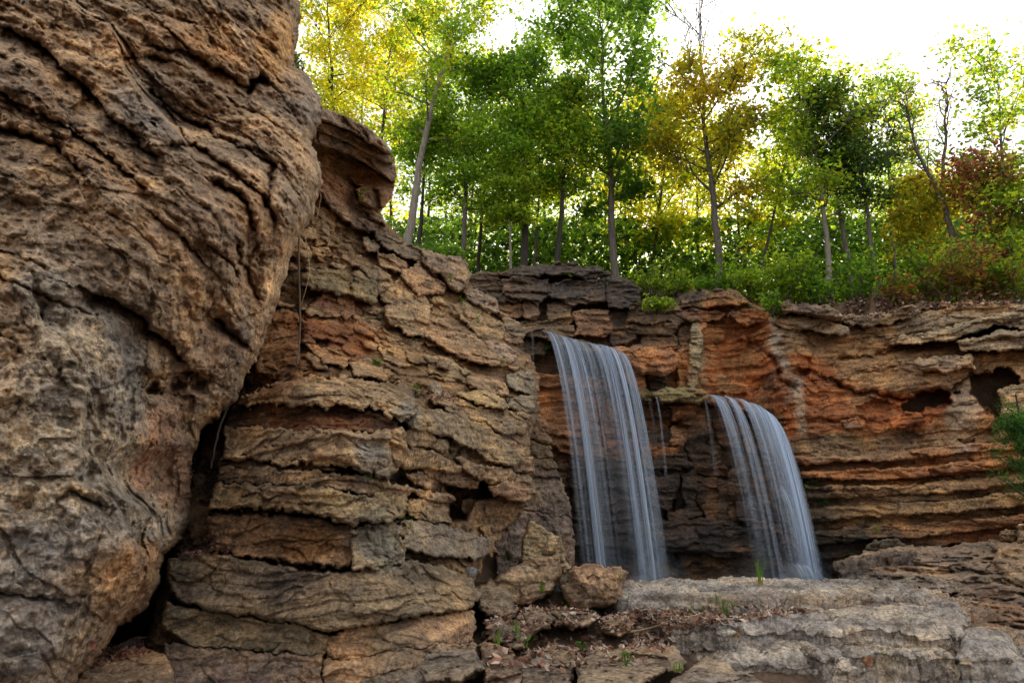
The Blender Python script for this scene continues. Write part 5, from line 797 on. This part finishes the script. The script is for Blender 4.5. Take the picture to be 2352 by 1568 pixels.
T('yellow green tree behind the thin crowned tree with the bare top', 'tree', (1700, 640), (1680, 330), 22, 'yellow', 'grey', (90, 'round'), nl=3000, limbs=16, cstart=.25, r0=.08, group=G1)
T('slim leaning tree at the near side of the gap in the wood', 'tree', (1740, 640), (1800, 300), 20, 'mixed', 'grey', (85, 'vase'), nl=2600, limbs=15, cstart=.35, r0=.08, group=G1)
T('round topped green tree with a pale trunk leaning towards the falls', 'tree', (1908, 690), (1838, 215), 16.8, 'mixed', 'pale', (125, 'round'), nl=4600, limbs=22, cstart=.42, r0=.12, bend=8, group=G1)
T('first of two dark cedars on leaning trunks', 'cedar', (1958, 670), (1905, 240), 17.2, 'cedar', 'grey', (80, 'round'), nl=3200, limbs=22, cstart=.52, r0=.10, group=G1, leaf=.11, clump=.2)
T('second dark cedar on a leaning trunk, the one farther from the falls', 'cedar', (2010, 672), (1952, 300), 17, 'cedar', 'grey', (95, 'round'), nl=3400, limbs=22, cstart=.50, r0=.11, group=G1, leaf=.11, clump=.2)
T('green tree between the cedars and the bare forked tree', 'tree', (2060, 665), (2010, 250), 21, 'mixed', 'grey', (95, 'round'), nl=2800, limbs=17, cstart=.5, r0=.08, group=G1)
def bare_tree():
    r = np.random.default_rng(77); Y = 16.5; o = thing('bare_tree', P(2200, 640, Y), 'nearly leafless tree whose trunk forks into two grey stems', 'tree', G1); bp = []
    A = [P(u, v, Y) for u, v in [(2212, 680), (2200, 600), (2182, 520), (2163, 460)]]; L1 = [P(u, v, Y) for u, v in [(2163, 460), (2140, 410), (2112, 360), (2098, 310), (2085, 260), (2080, 215)]]; L2 = [P(u, v, Y + .3) for u, v in [(2163, 460), (2162, 400), (2172, 330), (2170, 280), (2178, 230), (2172, 190)]]
    def sm(p): p = np.array(p); k = np.linspace(0, len(p) - 1, 14); return np.stack([np.interp(k, range(len(p)), p[:, i]) for i in range(3)], -1) + r.normal(size=(14, 3)) * .02
    tips = []
    for m, st in enumerate((L1, L2)):
        s = sm(st)
        for k in range(3, 14):
            for q in range(2):
                d = np.array([r.uniform(-1, 1), r.uniform(-.6, .6), .9]); b = wander(s[k], d, r.uniform(.5, 1.3) * (1 - k / 22), 6, .06, .2, r); bp.append(tube(b, np.linspace(.02, .005, 7), 4))
                for w in range(4): c = wander(b[r.integers(2, 7)], d + r.normal(size=3) * .6, .4, 4, .05, .2, r); bp.append(tube(c, np.linspace(.007, .003, 5), 3)); tips.append(c[-1])
    for nm, s, ra, rb in (('trunk', sm(A), .09, .065), ('stem', sm(L1), .055, .012), ('stem', sm(L2), .055, .012)):
        c, f = tube(s, np.linspace(ra, rb, 14), 7); mesh_obj(nm, c, [f], BARK, o, attrs=dict(col=np.tile(BARKC['grey'], (len(c), 1))))
    c, f = merge(bp); mesh_obj('branches', c, [f], BARK, o, attrs=dict(col=np.tile(np.array(BARKC['grey']) * .8, (len(c), 1))))
    t = np.array(tips); t = t[r.integers(0, len(t), 260)] + r.normal(size=(260, 3)) * .15; lo = np.array(A[-1]) + r.normal(size=(500, 3)) * [.5, .4, .3]; c, f = leaves(np.vstack([t, lo]), .12, r=r)
    mesh_obj('leaves', c, [f], LEAF, o, attrs=dict(col=np.repeat(np.array(PALETTE['orange'])[r.integers(0, 3, 760)], 4, 0)), smooth=False)
bare_tree()
T('loose crowned tall tree at the picture edge, sky showing through it', 'tree', (2310, 680), (2295, 150), 16.5, 'mixed', 'grey', (100, 'vase'), nl=2000, limbs=20, cstart=.38, r0=.10, group=G1)
T('dark red leaved tree beside the bare forked tree', 'tree', (2285, 690), (2265, 400), 16, 'red', 'dark', (85, 'round'), nl=2300, limbs=18, cstart=.2, r0=.07, group=G1)
T('low yellowish tree in front of the bare forked tree', 'tree', (2110, 670), (2110, 440), 17.5, 'orange', 'grey', (75, 'round'), nl=2200, limbs=14, cstart=.3, r0=.06, group=G1)
T('green tree overlapping the red leaved tree at the picture edge', 'tree', (2370, 690), (2352, 440), 15.5, 'mixed', 'brown', (80, 'round'), nl=2600, limbs=15, cstart=.2, r0=.07, group=G1)
# trees deeper in the wood
rr = np.random.default_rng(21)
WHERE = ['yellow tree deep in the wood, first one past the overhanging cliff', 'yellow tree deep in the wood above the roof slab of the broken wall', 'yellow tree deep in the wood at the near side of the leaning pale trunk', 'dark stemmed tree deep in the wood crossed by the leaning pale trunk', 'tall tree deep in the wood under the crown of the leaning pale trunk', 'dark tree deep in the wood behind the boulder ending the broken wall', 'green tree deep in the wood behind the small tiered maple', 'tree deep in the wood between the small maple and the thick dark trunk', 'yellow tree deep in the wood just past the thick dark trunk', 'dark tree deep in the wood behind the slanting dark trunk', 'green tree deep in the wood between the slanting trunk and the big oak', 'tree deep in the wood hidden behind the big dark oak',
 'yellow tree deep in the wood at the far side of the big dark oak', 'yellow tree deep in the wood behind the glowing yellow tree', 'yellow tree deep in the wood between the glowing tree and the bare topped tree', 'yellow tree deep in the wood behind the bare topped tree', 'yellow tree deep in the wood just past the bare topped tree', 'mixed green tree deep in the wood in the low gap of the skyline', 'yellow tree deep in the wood behind the round topped green tree', 'dark tree deep in the wood behind the first cedar', 'tree deep in the wood right behind the second cedar', 'tree deep in the wood between the second cedar and the bare forked tree', 'orange tree deep in the wood in front of the bare fork', 'rusty tree deep in the wood behind the bare forked tree', 'tree deep in the wood behind the dark red tree', 'orange tree deep in the wood at the very edge of the picture']
deep = [(760, 60), (830, 160), (905, 120), (985, 230), (1030, 110), (1090, 250), (1140, 180), (1185, 220), (1250, 300), (1300, 200), (1345, 320), (1395, 230), (1445, 300), (1480, 260), (1560, 320), (1605, 300), (1640, 360), (1780, 420), (1830, 380), (1880, 420), (1985, 430), (2050, 420), (2120, 470), (2180, 480), (2235, 470), (2330, 450)]
for i, (u, v) in enumerate(deep):
    Y = rr.uniform(24, 33); kd = 'yellow' if (u < 920 or 1440 < u < 1700) else ('green', 'mixed', 'yellow', 'dark')[i % 4]; b = 560 if u < 1000 else 625 if u < 1500 else 640  # yellow near the sun: backlight painted into the leaf colour
    if u > 2100: kd = ('rusty', 'mixed', 'orange')[i % 3]
    T(WHERE[i], 'tree', (u + rr.uniform(-10, 10), b), (u, v), Y, kd, ('dark', 'grey', 'brown')[i % 3], (90 + rr.uniform(-10, 15), 'round'), nl=2000, limbs=16, cstart=.18, r0=.11, group=G2, leaf=.17, clump=.55, sub=4)
# forest closing the view behind: one mass
n = 40000; u = rr.uniform(640, 2420, n); n2_ = 62000; lim = np.interp(u, [640, 1000, 1500, 1700, 1760, 1900, 2400], [300, 360, 400, 440, 520, 510, 520]); v = lim + (700 - lim) * rr.random(n) ** .62; Yd = rr.uniform(34, 48, n)
k = fbm(np.c_[u / 60, v / 45, 0 * u], 1., 3, 5); m = (k > -.15) | (v > 600); q2 = P(rr.uniform(860, 2420, n2_), 700 - 200 * rr.random(n2_) ** 1.25, rr.uniform(21, 30, n2_)); k2 = fbm(q2, (.5, .5, .7), 3, 8) > -.50 + .10 * (q2[:, 2] - 6.2); q2 = q2[k2]; c, f = leaves(np.vstack([P(u, v, Yd)[m], q2]), .26); pal = np.array(PALETTE['yellow'] + PALETTE['green'] + PALETTE['bright'])
o = mesh_obj('forest', c, [f], LEAF, origin=(0, 40, 8), attrs=dict(col=np.repeat(np.vstack([pal[rr.integers(0, 9, m.sum())], np.array(PALETTE['dark'] + PALETTE['cedar'] + PALETTE['green'])[rr.integers(0, 9, len(q2))]]), 4, 0)), smooth=False); tag(o, 'leafy wood closing the view behind all the trees', 'forest', kind='stuff')
# bushes along the edge of the cliff
def bush(label, u, v, w, hgt, Y, kind, n=1500, leaf=.10, group=G3, name='bush'):
    r = np.random.default_rng(int(u * 3 + v)); p = P(u, v, Y); px = Y / F; o = thing(name, p, label, 'bush', group); st = []; tips = []
    for k in range(11):
        d = np.array([r.uniform(-1, 1) * w / hgt * .9, r.uniform(-.7, .7), 1.]); b = wander(p + np.array([r.uniform(-.5, .5) * w * px, r.uniform(-.2, .2), -.1]), d, hgt * px * r.uniform(.4, 1.45), 6, .05, .2, r); st.append(tube(b, np.linspace(.018, .005, 7), 4)); tips += list(b[2:])
        for j in range(3): c = wander(b[r.integers(2, 6)], d + r.normal(size=3) * .8, hgt * px * .35, 3, 0, .2, r); st.append(tube(c, np.linspace(.008, .003, 4), 3)); tips += list(c[1:])
    c, f = merge(st); mesh_obj('stems', c, [f], BARK, o, attrs=dict(col=np.tile(BARKC['brown'], (len(c), 1))))
    tips = np.array(tips); wi = r.integers(0, len(tips), n); pos = tips[wi] + r.normal(size=(n, 3)) * np.array([.13, .13, .06]) * (w * px / .7)
    c, f = leaves(pos, leaf, r=r); mesh_obj('foliage', c, [f], LEAF, o, attrs=dict(col=np.repeat(np.array(PALETTE[kind])[wi % 3] * r.uniform(.7, 1.3, (n, 1)), 4, 0)), smooth=False); return o
BL = [('low green bush on the cliff edge just past the pillow layers', 1500, 668, 40, 60, 15.8, 'bright'), ('airy thin bush growing at the foot of the tree with the bare top', 1560, 672, 45, 80, 16, 'mixed'), ('slight bush behind the layered outcrop on the cliff edge', 1630, 672, 45, 75, 16.2, 'green'), ('largest bright yellow green bush on the cliff edge', 1745, 690, 75, 140, 15.4, 'bright'), ('second bright bush next to the largest one', 1820, 695, 60, 110, 15.2, 'bright'),
      ('green bush at the foot of the pale leaning trunk', 1885, 690, 45, 85, 15, 'green'), ('green bush between the feet of the two cedars', 1985, 692, 60, 110, 15.2, 'green'), ('small dry orange bush on the leaf covered bank', 2060, 700, 40, 60, 14.6, 'rusty'), ('bushy green sapling in front of the red leaved tree', 2140, 690, 70, 130, 14.8, 'mixed'), ('rusty brown bush on the bank below the bare forked tree', 2190, 690, 60, 110, 14.4, 'rusty'), ('red tinged bush near the edge of the picture', 2260, 690, 60, 120, 14.2, 'rusty'), ('green bush cut by the picture edge over the grey beds', 2340, 690, 60, 130, 14, 'mixed'),
      ('small green shrub hanging over the cliff above the mossy shelf', 1505, 708, 38, 45, 14.6, 'bright'), ('small green shrub on the dark ledge at the near end of the red cliff', 1778, 712, 22, 50, 14.2, 'green'), ('dark low bush in the shade behind the wall boulder', 1030, 598, 45, 40, 15, 'green'), ('low bush at the foot of the leaning pale trunk', 985, 585, 40, 40, 15.2, 'dark')]
for q in BL: bush(*q[:-1], q[-1], n=int(350 + q[3] * q[4] * .14), leaf=.11)
for q in [('green fern like spray sprouting from the top of the overhanging cliff', 683, 150, 12, 36, 7.0, 'bright')]: bush(*q, n=260, leaf=.05)
def cedar_bush():
    r = np.random.default_rng(5); p = P(2352, 1140, 9.5); o = thing('bush', p, 'dark green feathery cedar bush reaching in at the picture edge', 'bush'); st = []; tips = []
    for k in range(34):
        z0 = r.uniform(0, 1.25); d = np.array([r.uniform(-1, .6), r.uniform(-.6, .6), .35]); b = wander(p + np.array([.12, 0, z0 - .1]), d, .5 * (1.15 - z0 * .55), 5, .02, .16, r); st.append(tube(b, np.linspace(.012, .003, 6), 4)); tips += list(b[1:])
    st.append(tube(np.array([p + [.12, 0, -.4], p + [.12, 0, .5], p + [.1, 0, 1.4]]), np.array([.04, .03, .01]), 6)); c, f = merge(st); mesh_obj('stems', c, [f], BARK, o, attrs=dict(col=np.tile(BARKC['dark'], (len(c), 1))))
    tips = np.array(tips); wi = r.integers(0, len(tips), 5200); c, f = leaves(tips[wi] + r.normal(size=(5200, 3)) * .055, .055, up=.1, asp=.3, r=r); mesh_obj('foliage', c, [f], LEAF, o, attrs=dict(col=np.repeat(np.array([(.03, .085, .03), (.045, .11, .03), (.02, .06, .025)])[wi % 3], 4, 0)), smooth=False)
cedar_bush()

# ------------------------------------------------------------------ small growth, litter, stones : set down on the surfaces the rays meet
bpy.context.view_layer.update(); DG = bpy.context.evaluated_depsgraph_get()
def hit(u, v, default=6.):
    a, b, c = ray(u, v); d = Vector((float(a), float(b), float(c))).normalized()
    ok, loc, nor, *_ = S.ray_cast(DG, Vector((0, 0, CAMZ)), d)
    return (np.array(loc), np.array(nor)) if ok else (P(u, v, default), np.array([0, 0, 1.]))
def down(x, y, z=1.0):
    ok, loc, nor, *_ = S.ray_cast(DG, Vector((x, y, z)), Vector((0, 0, -1))); return (np.array(loc), np.array(nor)) if ok else (np.array([x, y, -.3]), np.array([0, 0, 1.]))
def blades(p, n, H, spread, r, w=.006, lean=.35):
    """each blade a bent tapering strip"""
    co, fs = [], []
    for k in range(n):
        a = r.uniform(0, 6.28); d = np.array([math.cos(a), math.sin(a), 0]); h = H * r.uniform(.5, 1.1); b = p + d * r.uniform(0, spread) ; s = np.cross(d, [0, 0, 1]); l = r.uniform(.3, 1) * lean
        for i, t in enumerate((0, .4, .75, 1)):
            q = b + np.array([0, 0, h * t * (1 - .25 * l * t)]) + d * h * l * t * t; ww = w * (1 - t) ** .6 if t < 1 else .0006; co += [q - s * ww, q + s * ww]
        i0 = k * 8; fs += [[i0 + 2 * j, i0 + 2 * j + 1, i0 + 2 * j + 3, i0 + 2 * j + 2] for j in range(3)]
    return np.array(co), np.array(fs)
def tuft(label, u, v, n, H, cat='grass tuft', col=(.10, .22, .02), spread=.04, w=.006, lean=.35, dry=0, group='grass tufts among the rocks', name='grass_tuft'):
    r = np.random.default_rng(int(u * 5 + v)); p, nr = hit(u, v); p = p - np.array([0, -.01, .01]); o = thing(name, p, label, cat, group)
    c, f = blades(p, n, H, spread, r, w, lean); mesh_obj('blades', c, [f], GRASS, o, attrs=dict(col=np.repeat(np.array(col) * r.uniform(.7, 1.3, (n, 1)), 8, 0)))
    if dry:
        c, f = blades(p, dry, H * .45, spread * 1.3, r, w * .7, .8); mesh_obj('dry_blades', c, [f], DRY, o, attrs=dict(col=np.tile((.38, .27, .12), (len(c), 1))))
def plant(label, u, v, n, H, size, col=(.09, .20, .025), group='small leafy plants on the rocks', name='plant'):
    r = np.random.default_rng(int(u * 5 + v)); p, nr = hit(u, v); o = thing(name, p, label, 'plant', group); st, lv = [], []
    for k in range(n):
        d = np.array([r.uniform(-.8, .8), -r.uniform(.1, .8), 1.]); b = wander(p, d, H * r.uniform(.5, 1.1), 4, -.02, .15, r); st.append(tube(b, np.linspace(.003, .0015, 5), 3)); lv += [b[4], b[3] + r.normal(size=3) * size * .5, b[2] + r.normal(size=3) * size * .6]
    c, f = merge(st); mesh_obj('stems', c, [f], GRASS, o, attrs=dict(col=np.tile(np.array(col) * .8, (len(c), 1))))
    c, f = leaves(np.array(lv), size, up=1.2, asp=.8, r=r); mesh_obj('leaves', c, [f], GRASS, o, attrs=dict(col=np.repeat(np.array(col) * r.uniform(.7, 1.3, (len(lv), 1)), 4, 0)), smooth=False)
tuft('tall bright grass tuft growing from the crack in the pale slab', 1745, 1340, 13, .30, w=.008, lean=.30, dry=8, spread=.06)
for l, u, v, n, H in [('two long grass blades rising from the litter against the pale slab', 1652, 1402, 4, .22), ('grass tuft beside the end of the stick on the pale slab', 1668, 1404, 7, .16), ('short grass by the crack of the pale slab', 1692, 1398, 8, .10), ('little grass tuft at the tip of the long stick', 1590, 1412, 5, .11), ('lone grass shoots between the stick and the pale slab', 1618, 1406, 5, .10), ('grass tuft on the red soil below the hollow in the wall', 1158, 1285, 12, .30), ('grass tuft in the gap before the tan ragged slab', 1245, 1355, 9, .14), ('single upright blades in front of the knobbly boulder', 1372, 1412, 4, .22), ('grass by the end of the knobbly boulder', 1442, 1380, 4, .10),
                      ('grass sprig on the mottled rounded stone', 1187, 1452, 6, .12), ('grass growing beside the big ledge corner', 1142, 1478, 6, .13), ('grass tuft on the square layered stone', 1203, 1478, 6, .09), ('grass tuft on the fourth layer of the front pillar', 848, 1094, 7, .12), ('grass beside the block at the pillar foot', 938, 1208, 6, .14), ('yellowed grass on the flat topped stone', 1555, 1535, 8, .07), ('yellow green leaf blade on the rim of the slab near the brown hump', 2083, 1338, 3, .09), ('green moss cushion grass on the lower beds of the red cliff', 1903, 1152, 60, .16), ('grass on the dark foot of the red cliff', 2015, 1225, 14, .22), ('green grass at the bottom step beside the taller fall', 1420, 1330, 4, .12)]:
    tuft(l, u, v, n, H, spread=.30 if n == 60 else .04)
for l, u, v, n, H, s in [('broad leaved plant rooted in the earth of the broken wall', 870, 842, 5, .10, .07), ('small plant on the ledge next to the pale rounded stone', 957, 905, 5, .09, .045), ('plant sprouting by the pillar foot', 907, 1193, 6, .09, .045), ('round leaved plant in the mouth of the hollow', 1102, 1220, 4, .10, .07), ('fern in the dark cleft beside the hanging root', 512, 1015, 6, .12, .05), ('little sprout halfway up the broken wall edge', 1060, 700, 4, .16, .05), ('second sprout low on the broken wall edge', 1092, 745, 3, .10, .06), ('bright sprout at the near side of the broken wall beside the falls', 1152, 832, 4, .12, .05), ('tiny plant on the slanted block under the roof slab', 832, 462, 4, .16, .06),
                         ('leafy sprig on the roof slab layers', 760, 330, 4, .10, .05), ('climbing plant on the red beds beside the shorter fall', 1863, 1115, 5, .2, .12), ('green sprig over the lip beside the taller fall', 1253, 806, 8, .2, .08), ('dark plant at the foot of the knobbly boulder', 1300, 1390, 6, .10, .05), ('trailing green plant on the flat topped stone', 1440, 1528, 6, .08, .035), ('pale leaf plant standing in the litter', 1203, 1490, 4, .12, .05), ('sprig in front of the square layered stone', 1336, 1500, 6, .12, .04), ('seedling in the soil of the broken wall edge', 1028, 640, 3, .10, .05), ('green plant on the mossy small shelf', 1450, 1000, 3, .1, .05)]:
    plant(l, u, v, n, H, s)
# leaf litter
def litter(n, poly, size, r, cols, z=1.0, lift=.012):
    pl = np.array(poly, float); q = onplane(*pl.T, -.2); mn, mx = q.min(0), q.max(0); pts = []
    s = r.uniform(mn, mx, (n * 3, 2)); s = s[sdf(s, q) > 0][:n]; co = []
    for x, y in s:
        p, nr = down(x, y, z)
        if nr[2] > .4 and p[2] < -.0 + .10 * (p[0] < 1.3 and p[1] > 7.1): co.append(p + nr * lift * r.uniform(.3, 2.2))
    co = np.array(co); m = len(co); c, f = leaves(co, size, up=1.0, asp=.55, r=r); col = np.array(cols)[r.integers(0, len(cols), m)] * r.uniform(.6, 1.3, (m, 1)); return c, f, np.repeat(col, 4, 0)
LC = [(.22, .12, .075), (.28, .17, .11), (.15, .075, .05), (.36, .26, .19), (.19, .08, .05), (.42, .33, .26)]
r = np.random.default_rng(8)
c, f, k = litter(15000, V((1150, 1365), (1260, 1345), (1400, 1355), (1500, 1370), (1590, 1395), (1700, 1392), (1620, 1425), (1560, 1440), (1600, 1480), (1540, 1495), (1400, 1510), (1230, 1540), (1120, 1520), (1100, 1440)), .068, r, LC)
o = mesh_obj('leaf_litter', c, [f], DRY, origin=(.8, 5.8, -.2), attrs=dict(col=k), smooth=False); tag(o, 'dry brown leaves heaped between the boulder and the pale slab', 'leaves', kind='stuff')
def scatter_hits(n, poly, size, cols, name, label, lift=.03, up=.8, mat=DRY):
    pl = np.array(poly, float); s = r.uniform(pl.min(0), pl.max(0), (n * 3, 2)); s = s[sdf(s, pl) > 0][:n]; co = []
    for u, v in s:
        p, nr = hit(u, v)
        if nr[2] > .15 and p[1] < 26: co.append(p + nr * lift)
    if not co: return
    c, f = leaves(np.array(co), size, up=up, r=r); col = np.array(cols)[r.integers(0, len(cols), len(co))] * r.uniform(.6, 1.3, (len(co), 1))
    tag(mesh_obj(name, c, [f], mat, origin=co[0], attrs=dict(col=np.repeat(col, 4, 0)), smooth=False), label, 'leaves', kind='stuff')
scatter_hits(1600, R8((950, 280), (1650, 250), (2352, 240), (2352, 330), (1650, 380), (1400, 430), (1120, 450)), .10, LC, 'leaf_litter', 'fallen leaves covering the bank on top of the red cliff')
scatter_hits(260, V((395, 1240), (540, 1250), (540, 1275), (390, 1280)), .05, [(.10, .045, .04), (.16, .07, .04), (.07, .04, .035)], 'leaf_litter', 'dark damp leaves in the cleft above the big lower ledge', .012)
scatter_hits(160, V((440, 1070), (490, 1070), (490, 1110), (430, 1110)), .05, [(.10, .045, .05), (.07, .04, .035)], 'leaf_litter', 'damp leaves at the foot of the hanging root', .012)
scatter_hits(160, V((940, 895), (1060, 905), (1050, 925), (945, 915)), .045, LC, 'leaf_litter', 'few dry leaves on the ledge by the pale rounded stone', .012)
scatter_hits(420, V((190, 1480), (330, 1465), (345, 1500), (260, 1520), (180, 1545)), .05, [(.22, .08, .045), (.16, .06, .04), (.28, .13, .07)], 'leaf_litter', 'reddish soil crumbs and leaves under the overhanging cliff', .012)
scatter_hits(900, V((1440, 1396), (1700, 1392), (1900, 1398), (1760, 1420), (1560, 1445), (1460, 1450)), .06, LC, 'leaf_litter', 'dry leaves drifted along the foot of the pale crest layer', .012)
scatter_hits(550, V((1110, 1395), (1300, 1385), (1480, 1400), (1570, 1470), (1480, 1530), (1250, 1545), (1110, 1530)), .065, LC, 'leaf_litter', 'dry leaves lying over the small foreground rocks', .012)
# sticks
def stick(label, pts, rad, col=(.24, .15, .085), group='sticks in the leaf litter', name='stick', cat='stick', mat=DRY, sides=6, lift=.02):
    w = []
    for p in pts:
        q = hit(*p)[0]; w.append(q + np.array([0, -.01, lift]))
    w = np.array(w); k = np.linspace(0, len(w) - 1, 12); s = np.stack([np.interp(k, range(len(w)), w[:, i]) for i in range(3)], -1) + r.normal(size=(12, 3)) * rad * .25
    c, f = tube(s, np.linspace(rad, rad * .45, 12), sides); tag(mesh_obj(name, c, [f], mat, origin=tuple(w[0]), attrs=dict(col=np.tile(col, (len(c), 1)))), label, cat, group)
stick('longest thin stick lying across the dry leaves', R6((1300, 1235), (1500, 1215), (1700, 1150), (1900, 1105)), .012, (.33, .21, .12)); stick('thick dark stick pointing at the pale slab', R6((1590, 1125), (1720, 1095)), .018); stick('crooked stick crossing the longest one', R6((1570, 1200), (1620, 1145), (1730, 1120)), .012); stick('short reddish stick below the low brown stone', R6((880, 1180), (960, 1210)), .012, (.2, .07, .04)); stick('forked twig over the flat topped stone', R6((1090, 1300), (1130, 1360), (1180, 1425)), .006)
stick('slanting twig by the tan slab', R6((840, 1010), (890, 1065)), .008, (.36, .27, .19)); stick('upright stub of wood between the two shelves', R6((1765, 1255), (1770, 1320)), .012, (.36, .24, .13)); stick('pale twig along the step of the shelf', R6((2000, 1410), (2120, 1415)), .005, (.4, .32, .24)); stick('grey twigs leaning on the mottled stone', R6((385, 1270), (440, 1170)), .006, (.2, .17, .15)); stick('curved white twig below the hollow', R6((575, 470), (610, 515), (660, 540)), .008, (.4, .34, .26)); stick('dark twig in front of the square layered stone', R6((1110, 1340), (1130, 1480)), .004, (.15, .11, .08))
# hanging root along the near edge of the broken wall, and dry stems
def cord(name, label, cat, pts, r0, r1, col, group=None):
    p = np.array([P(*q) for q in pts]); k = np.linspace(0, len(p) - 1, 28); s = np.stack([np.interp(k, range(len(p)), p[:, i]) for i in range(3)], -1)
    s[1:-1] = (s[:-2] + 2 * s[1:-1] + s[2:]) / 4 + r.normal(size=(26, 3)) * r0 * .15
    c, f = tube(s, np.linspace(r0, r1, 28), 7); tag(mesh_obj(name, c, [f], BARK, origin=tuple(p[0]), attrs=dict(col=np.tile(col, (len(c), 1)))), label, cat, group)
cord('hanging_root', 'grey root hanging straight down between the overhang and the broken wall', 'root', [(690, 505, 6.55), (686, 560, 6.5), (687, 640, 6.5), (690, 720, 6.5), (688, 790, 6.5), (683, 840, 6.45), (665, 868, 6.3), (620, 885, 6.1)], .010, .007, (.15, .12, .095))
cord('hanging_root', 'dark lower root running down into the cleft', 'root', [(545, 905, 5.7), (520, 940, 5.6), (505, 980, 5.55), (495, 1020, 5.5), (485, 1075, 5.45)], .010, .007, (.06, .05, .045))
for l, pts in [('thin straw looping beside the hanging root', [(700, 540, 6.6), (708, 590, 6.55), (712, 620, 6.5), (704, 660, 6.5), (692, 700, 6.5)]), ('pale straw curling under the overhang', [(725, 420, 6.7), (738, 450, 6.6), (728, 500, 6.6), (716, 512, 6.6)]), ('long straw hanging on the top of the overhanging cliff', [(607, 28, 5.9), (602, 60, 5.85), (595, 110, 5.8), (588, 150, 5.8)]), ('straw blade at the corner where the overhang meets the roof slab', [(726, 275, 6.9), (740, 290, 6.9), (750, 302, 6.9)])]:
    cord('straw', l, 'straw', pts, .004, .002, (.48, .36, .2), 'dry straws hanging from the cliff')
# thin vine ring lying on the slab
p, _ = hit(1751, 1385); t = np.linspace(0, 2 * np.pi, 24); ring = p + np.stack([.045 * np.cos(t), -.02 + 0 * t, .055 + .06 * np.sin(t)], -1); c, f = tube(ring, np.full(24, .004), 6)
tag(mesh_obj('vine_ring', c, [f], DRY, origin=tuple(p), attrs=dict(col=np.tile((.36, .24, .15), (len(c), 1)))), 'thin brown vine curled into a ring on the pale slab', 'vine')
# pebbles
def pebble(label, u, v, sx, sz, col, group='small stones lying on the rocks', name='pebble'):
    p, nr = hit(u, v); rs = np.random.default_rng(int(u * 3 + v)); th = np.linspace(0, np.pi, 9); ph = np.linspace(0, 2 * np.pi, 15)[:-1]; T_, F_ = np.meshgrid(th, ph, indexing='ij')
    d = np.stack([np.sin(T_) * np.cos(F_), np.sin(T_) * np.sin(F_), np.cos(T_)], -1).reshape(-1, 3); k = 1 + .22 * fbm(d + rs.uniform(0, 50, 3), 1.3, 3, 3); f1, f2, w = worley(d, 1.4, int(u)); k = k * (1 - .18 * w)
    co = d * k[:, None] * [sx, sx * .8, sz] + p + np.array([0, .02, sz * .45]); i = np.arange(9 * 14).reshape(9, 14); q = np.stack([i[:-1], i[1:], np.roll(i, -1, 1)[1:], np.roll(i, -1, 1)[:-1]], -1).reshape(-1, 4)
    tag(mesh_obj(name, co, [q], ROCK, origin=tuple(p), attrs=dict(col=np.tile(col, (len(co), 1)), aux=np.tile((0, .2, .1), (len(co), 1)))), label, 'stone', group)
for a in [('smooth brown pebble lying on the lowest shelf', 1996, 1528, .055, .055, (.30, .16, .10)), ('flat bluish white stone chip on the shelf beside the litter', 1668, 1456, .085, .03, (.42, .44, .42)), ('brown pebble touching the flat white stone chip', 1690, 1462, .04, .03, (.33, .2, .1)), ('rough grey pebble next to the flat white stone chip', 1700, 1454, .045, .04, (.25, .21, .17)), ('grey blue stone beside the big ledge corner', 1078, 1322, .09, .06, (.20, .21, .22)), ('pale stone chip on the low ledge foot', 930, 1282, .06, .035, (.40, .37, .31)), ('white chip on the tan leaning slab', 1210, 1312, .035, .02, (.5, .5, .48)), ('round brown pebble in the hollow of the knobbly boulder', 1390, 1368, .035, .03, (.34, .22, .13)),
          ('grey pebble among the leaves under the mottled stone', 1155, 1455, .045, .04, (.2, .18, .15)), ('pale pebble above the square layered stone', 1200, 1475, .03, .025, (.4, .34, .26)), ('little pale chip at the foot of the broad slab', 2160, 1505, .04, .025, (.42, .39, .35)), ('round stone among the leaves below the knobbly boulder', 1265, 1395, .035, .03, (.3, .22, .15)), ('small block stone balanced in the dark cleft', 455, 1110, .07, .07, (.2, .14, .09)), ('pale rounded stone on the ledge below the earth face', 1000, 902, .075, .085, (.43, .38, .31))]: pebble(*a)
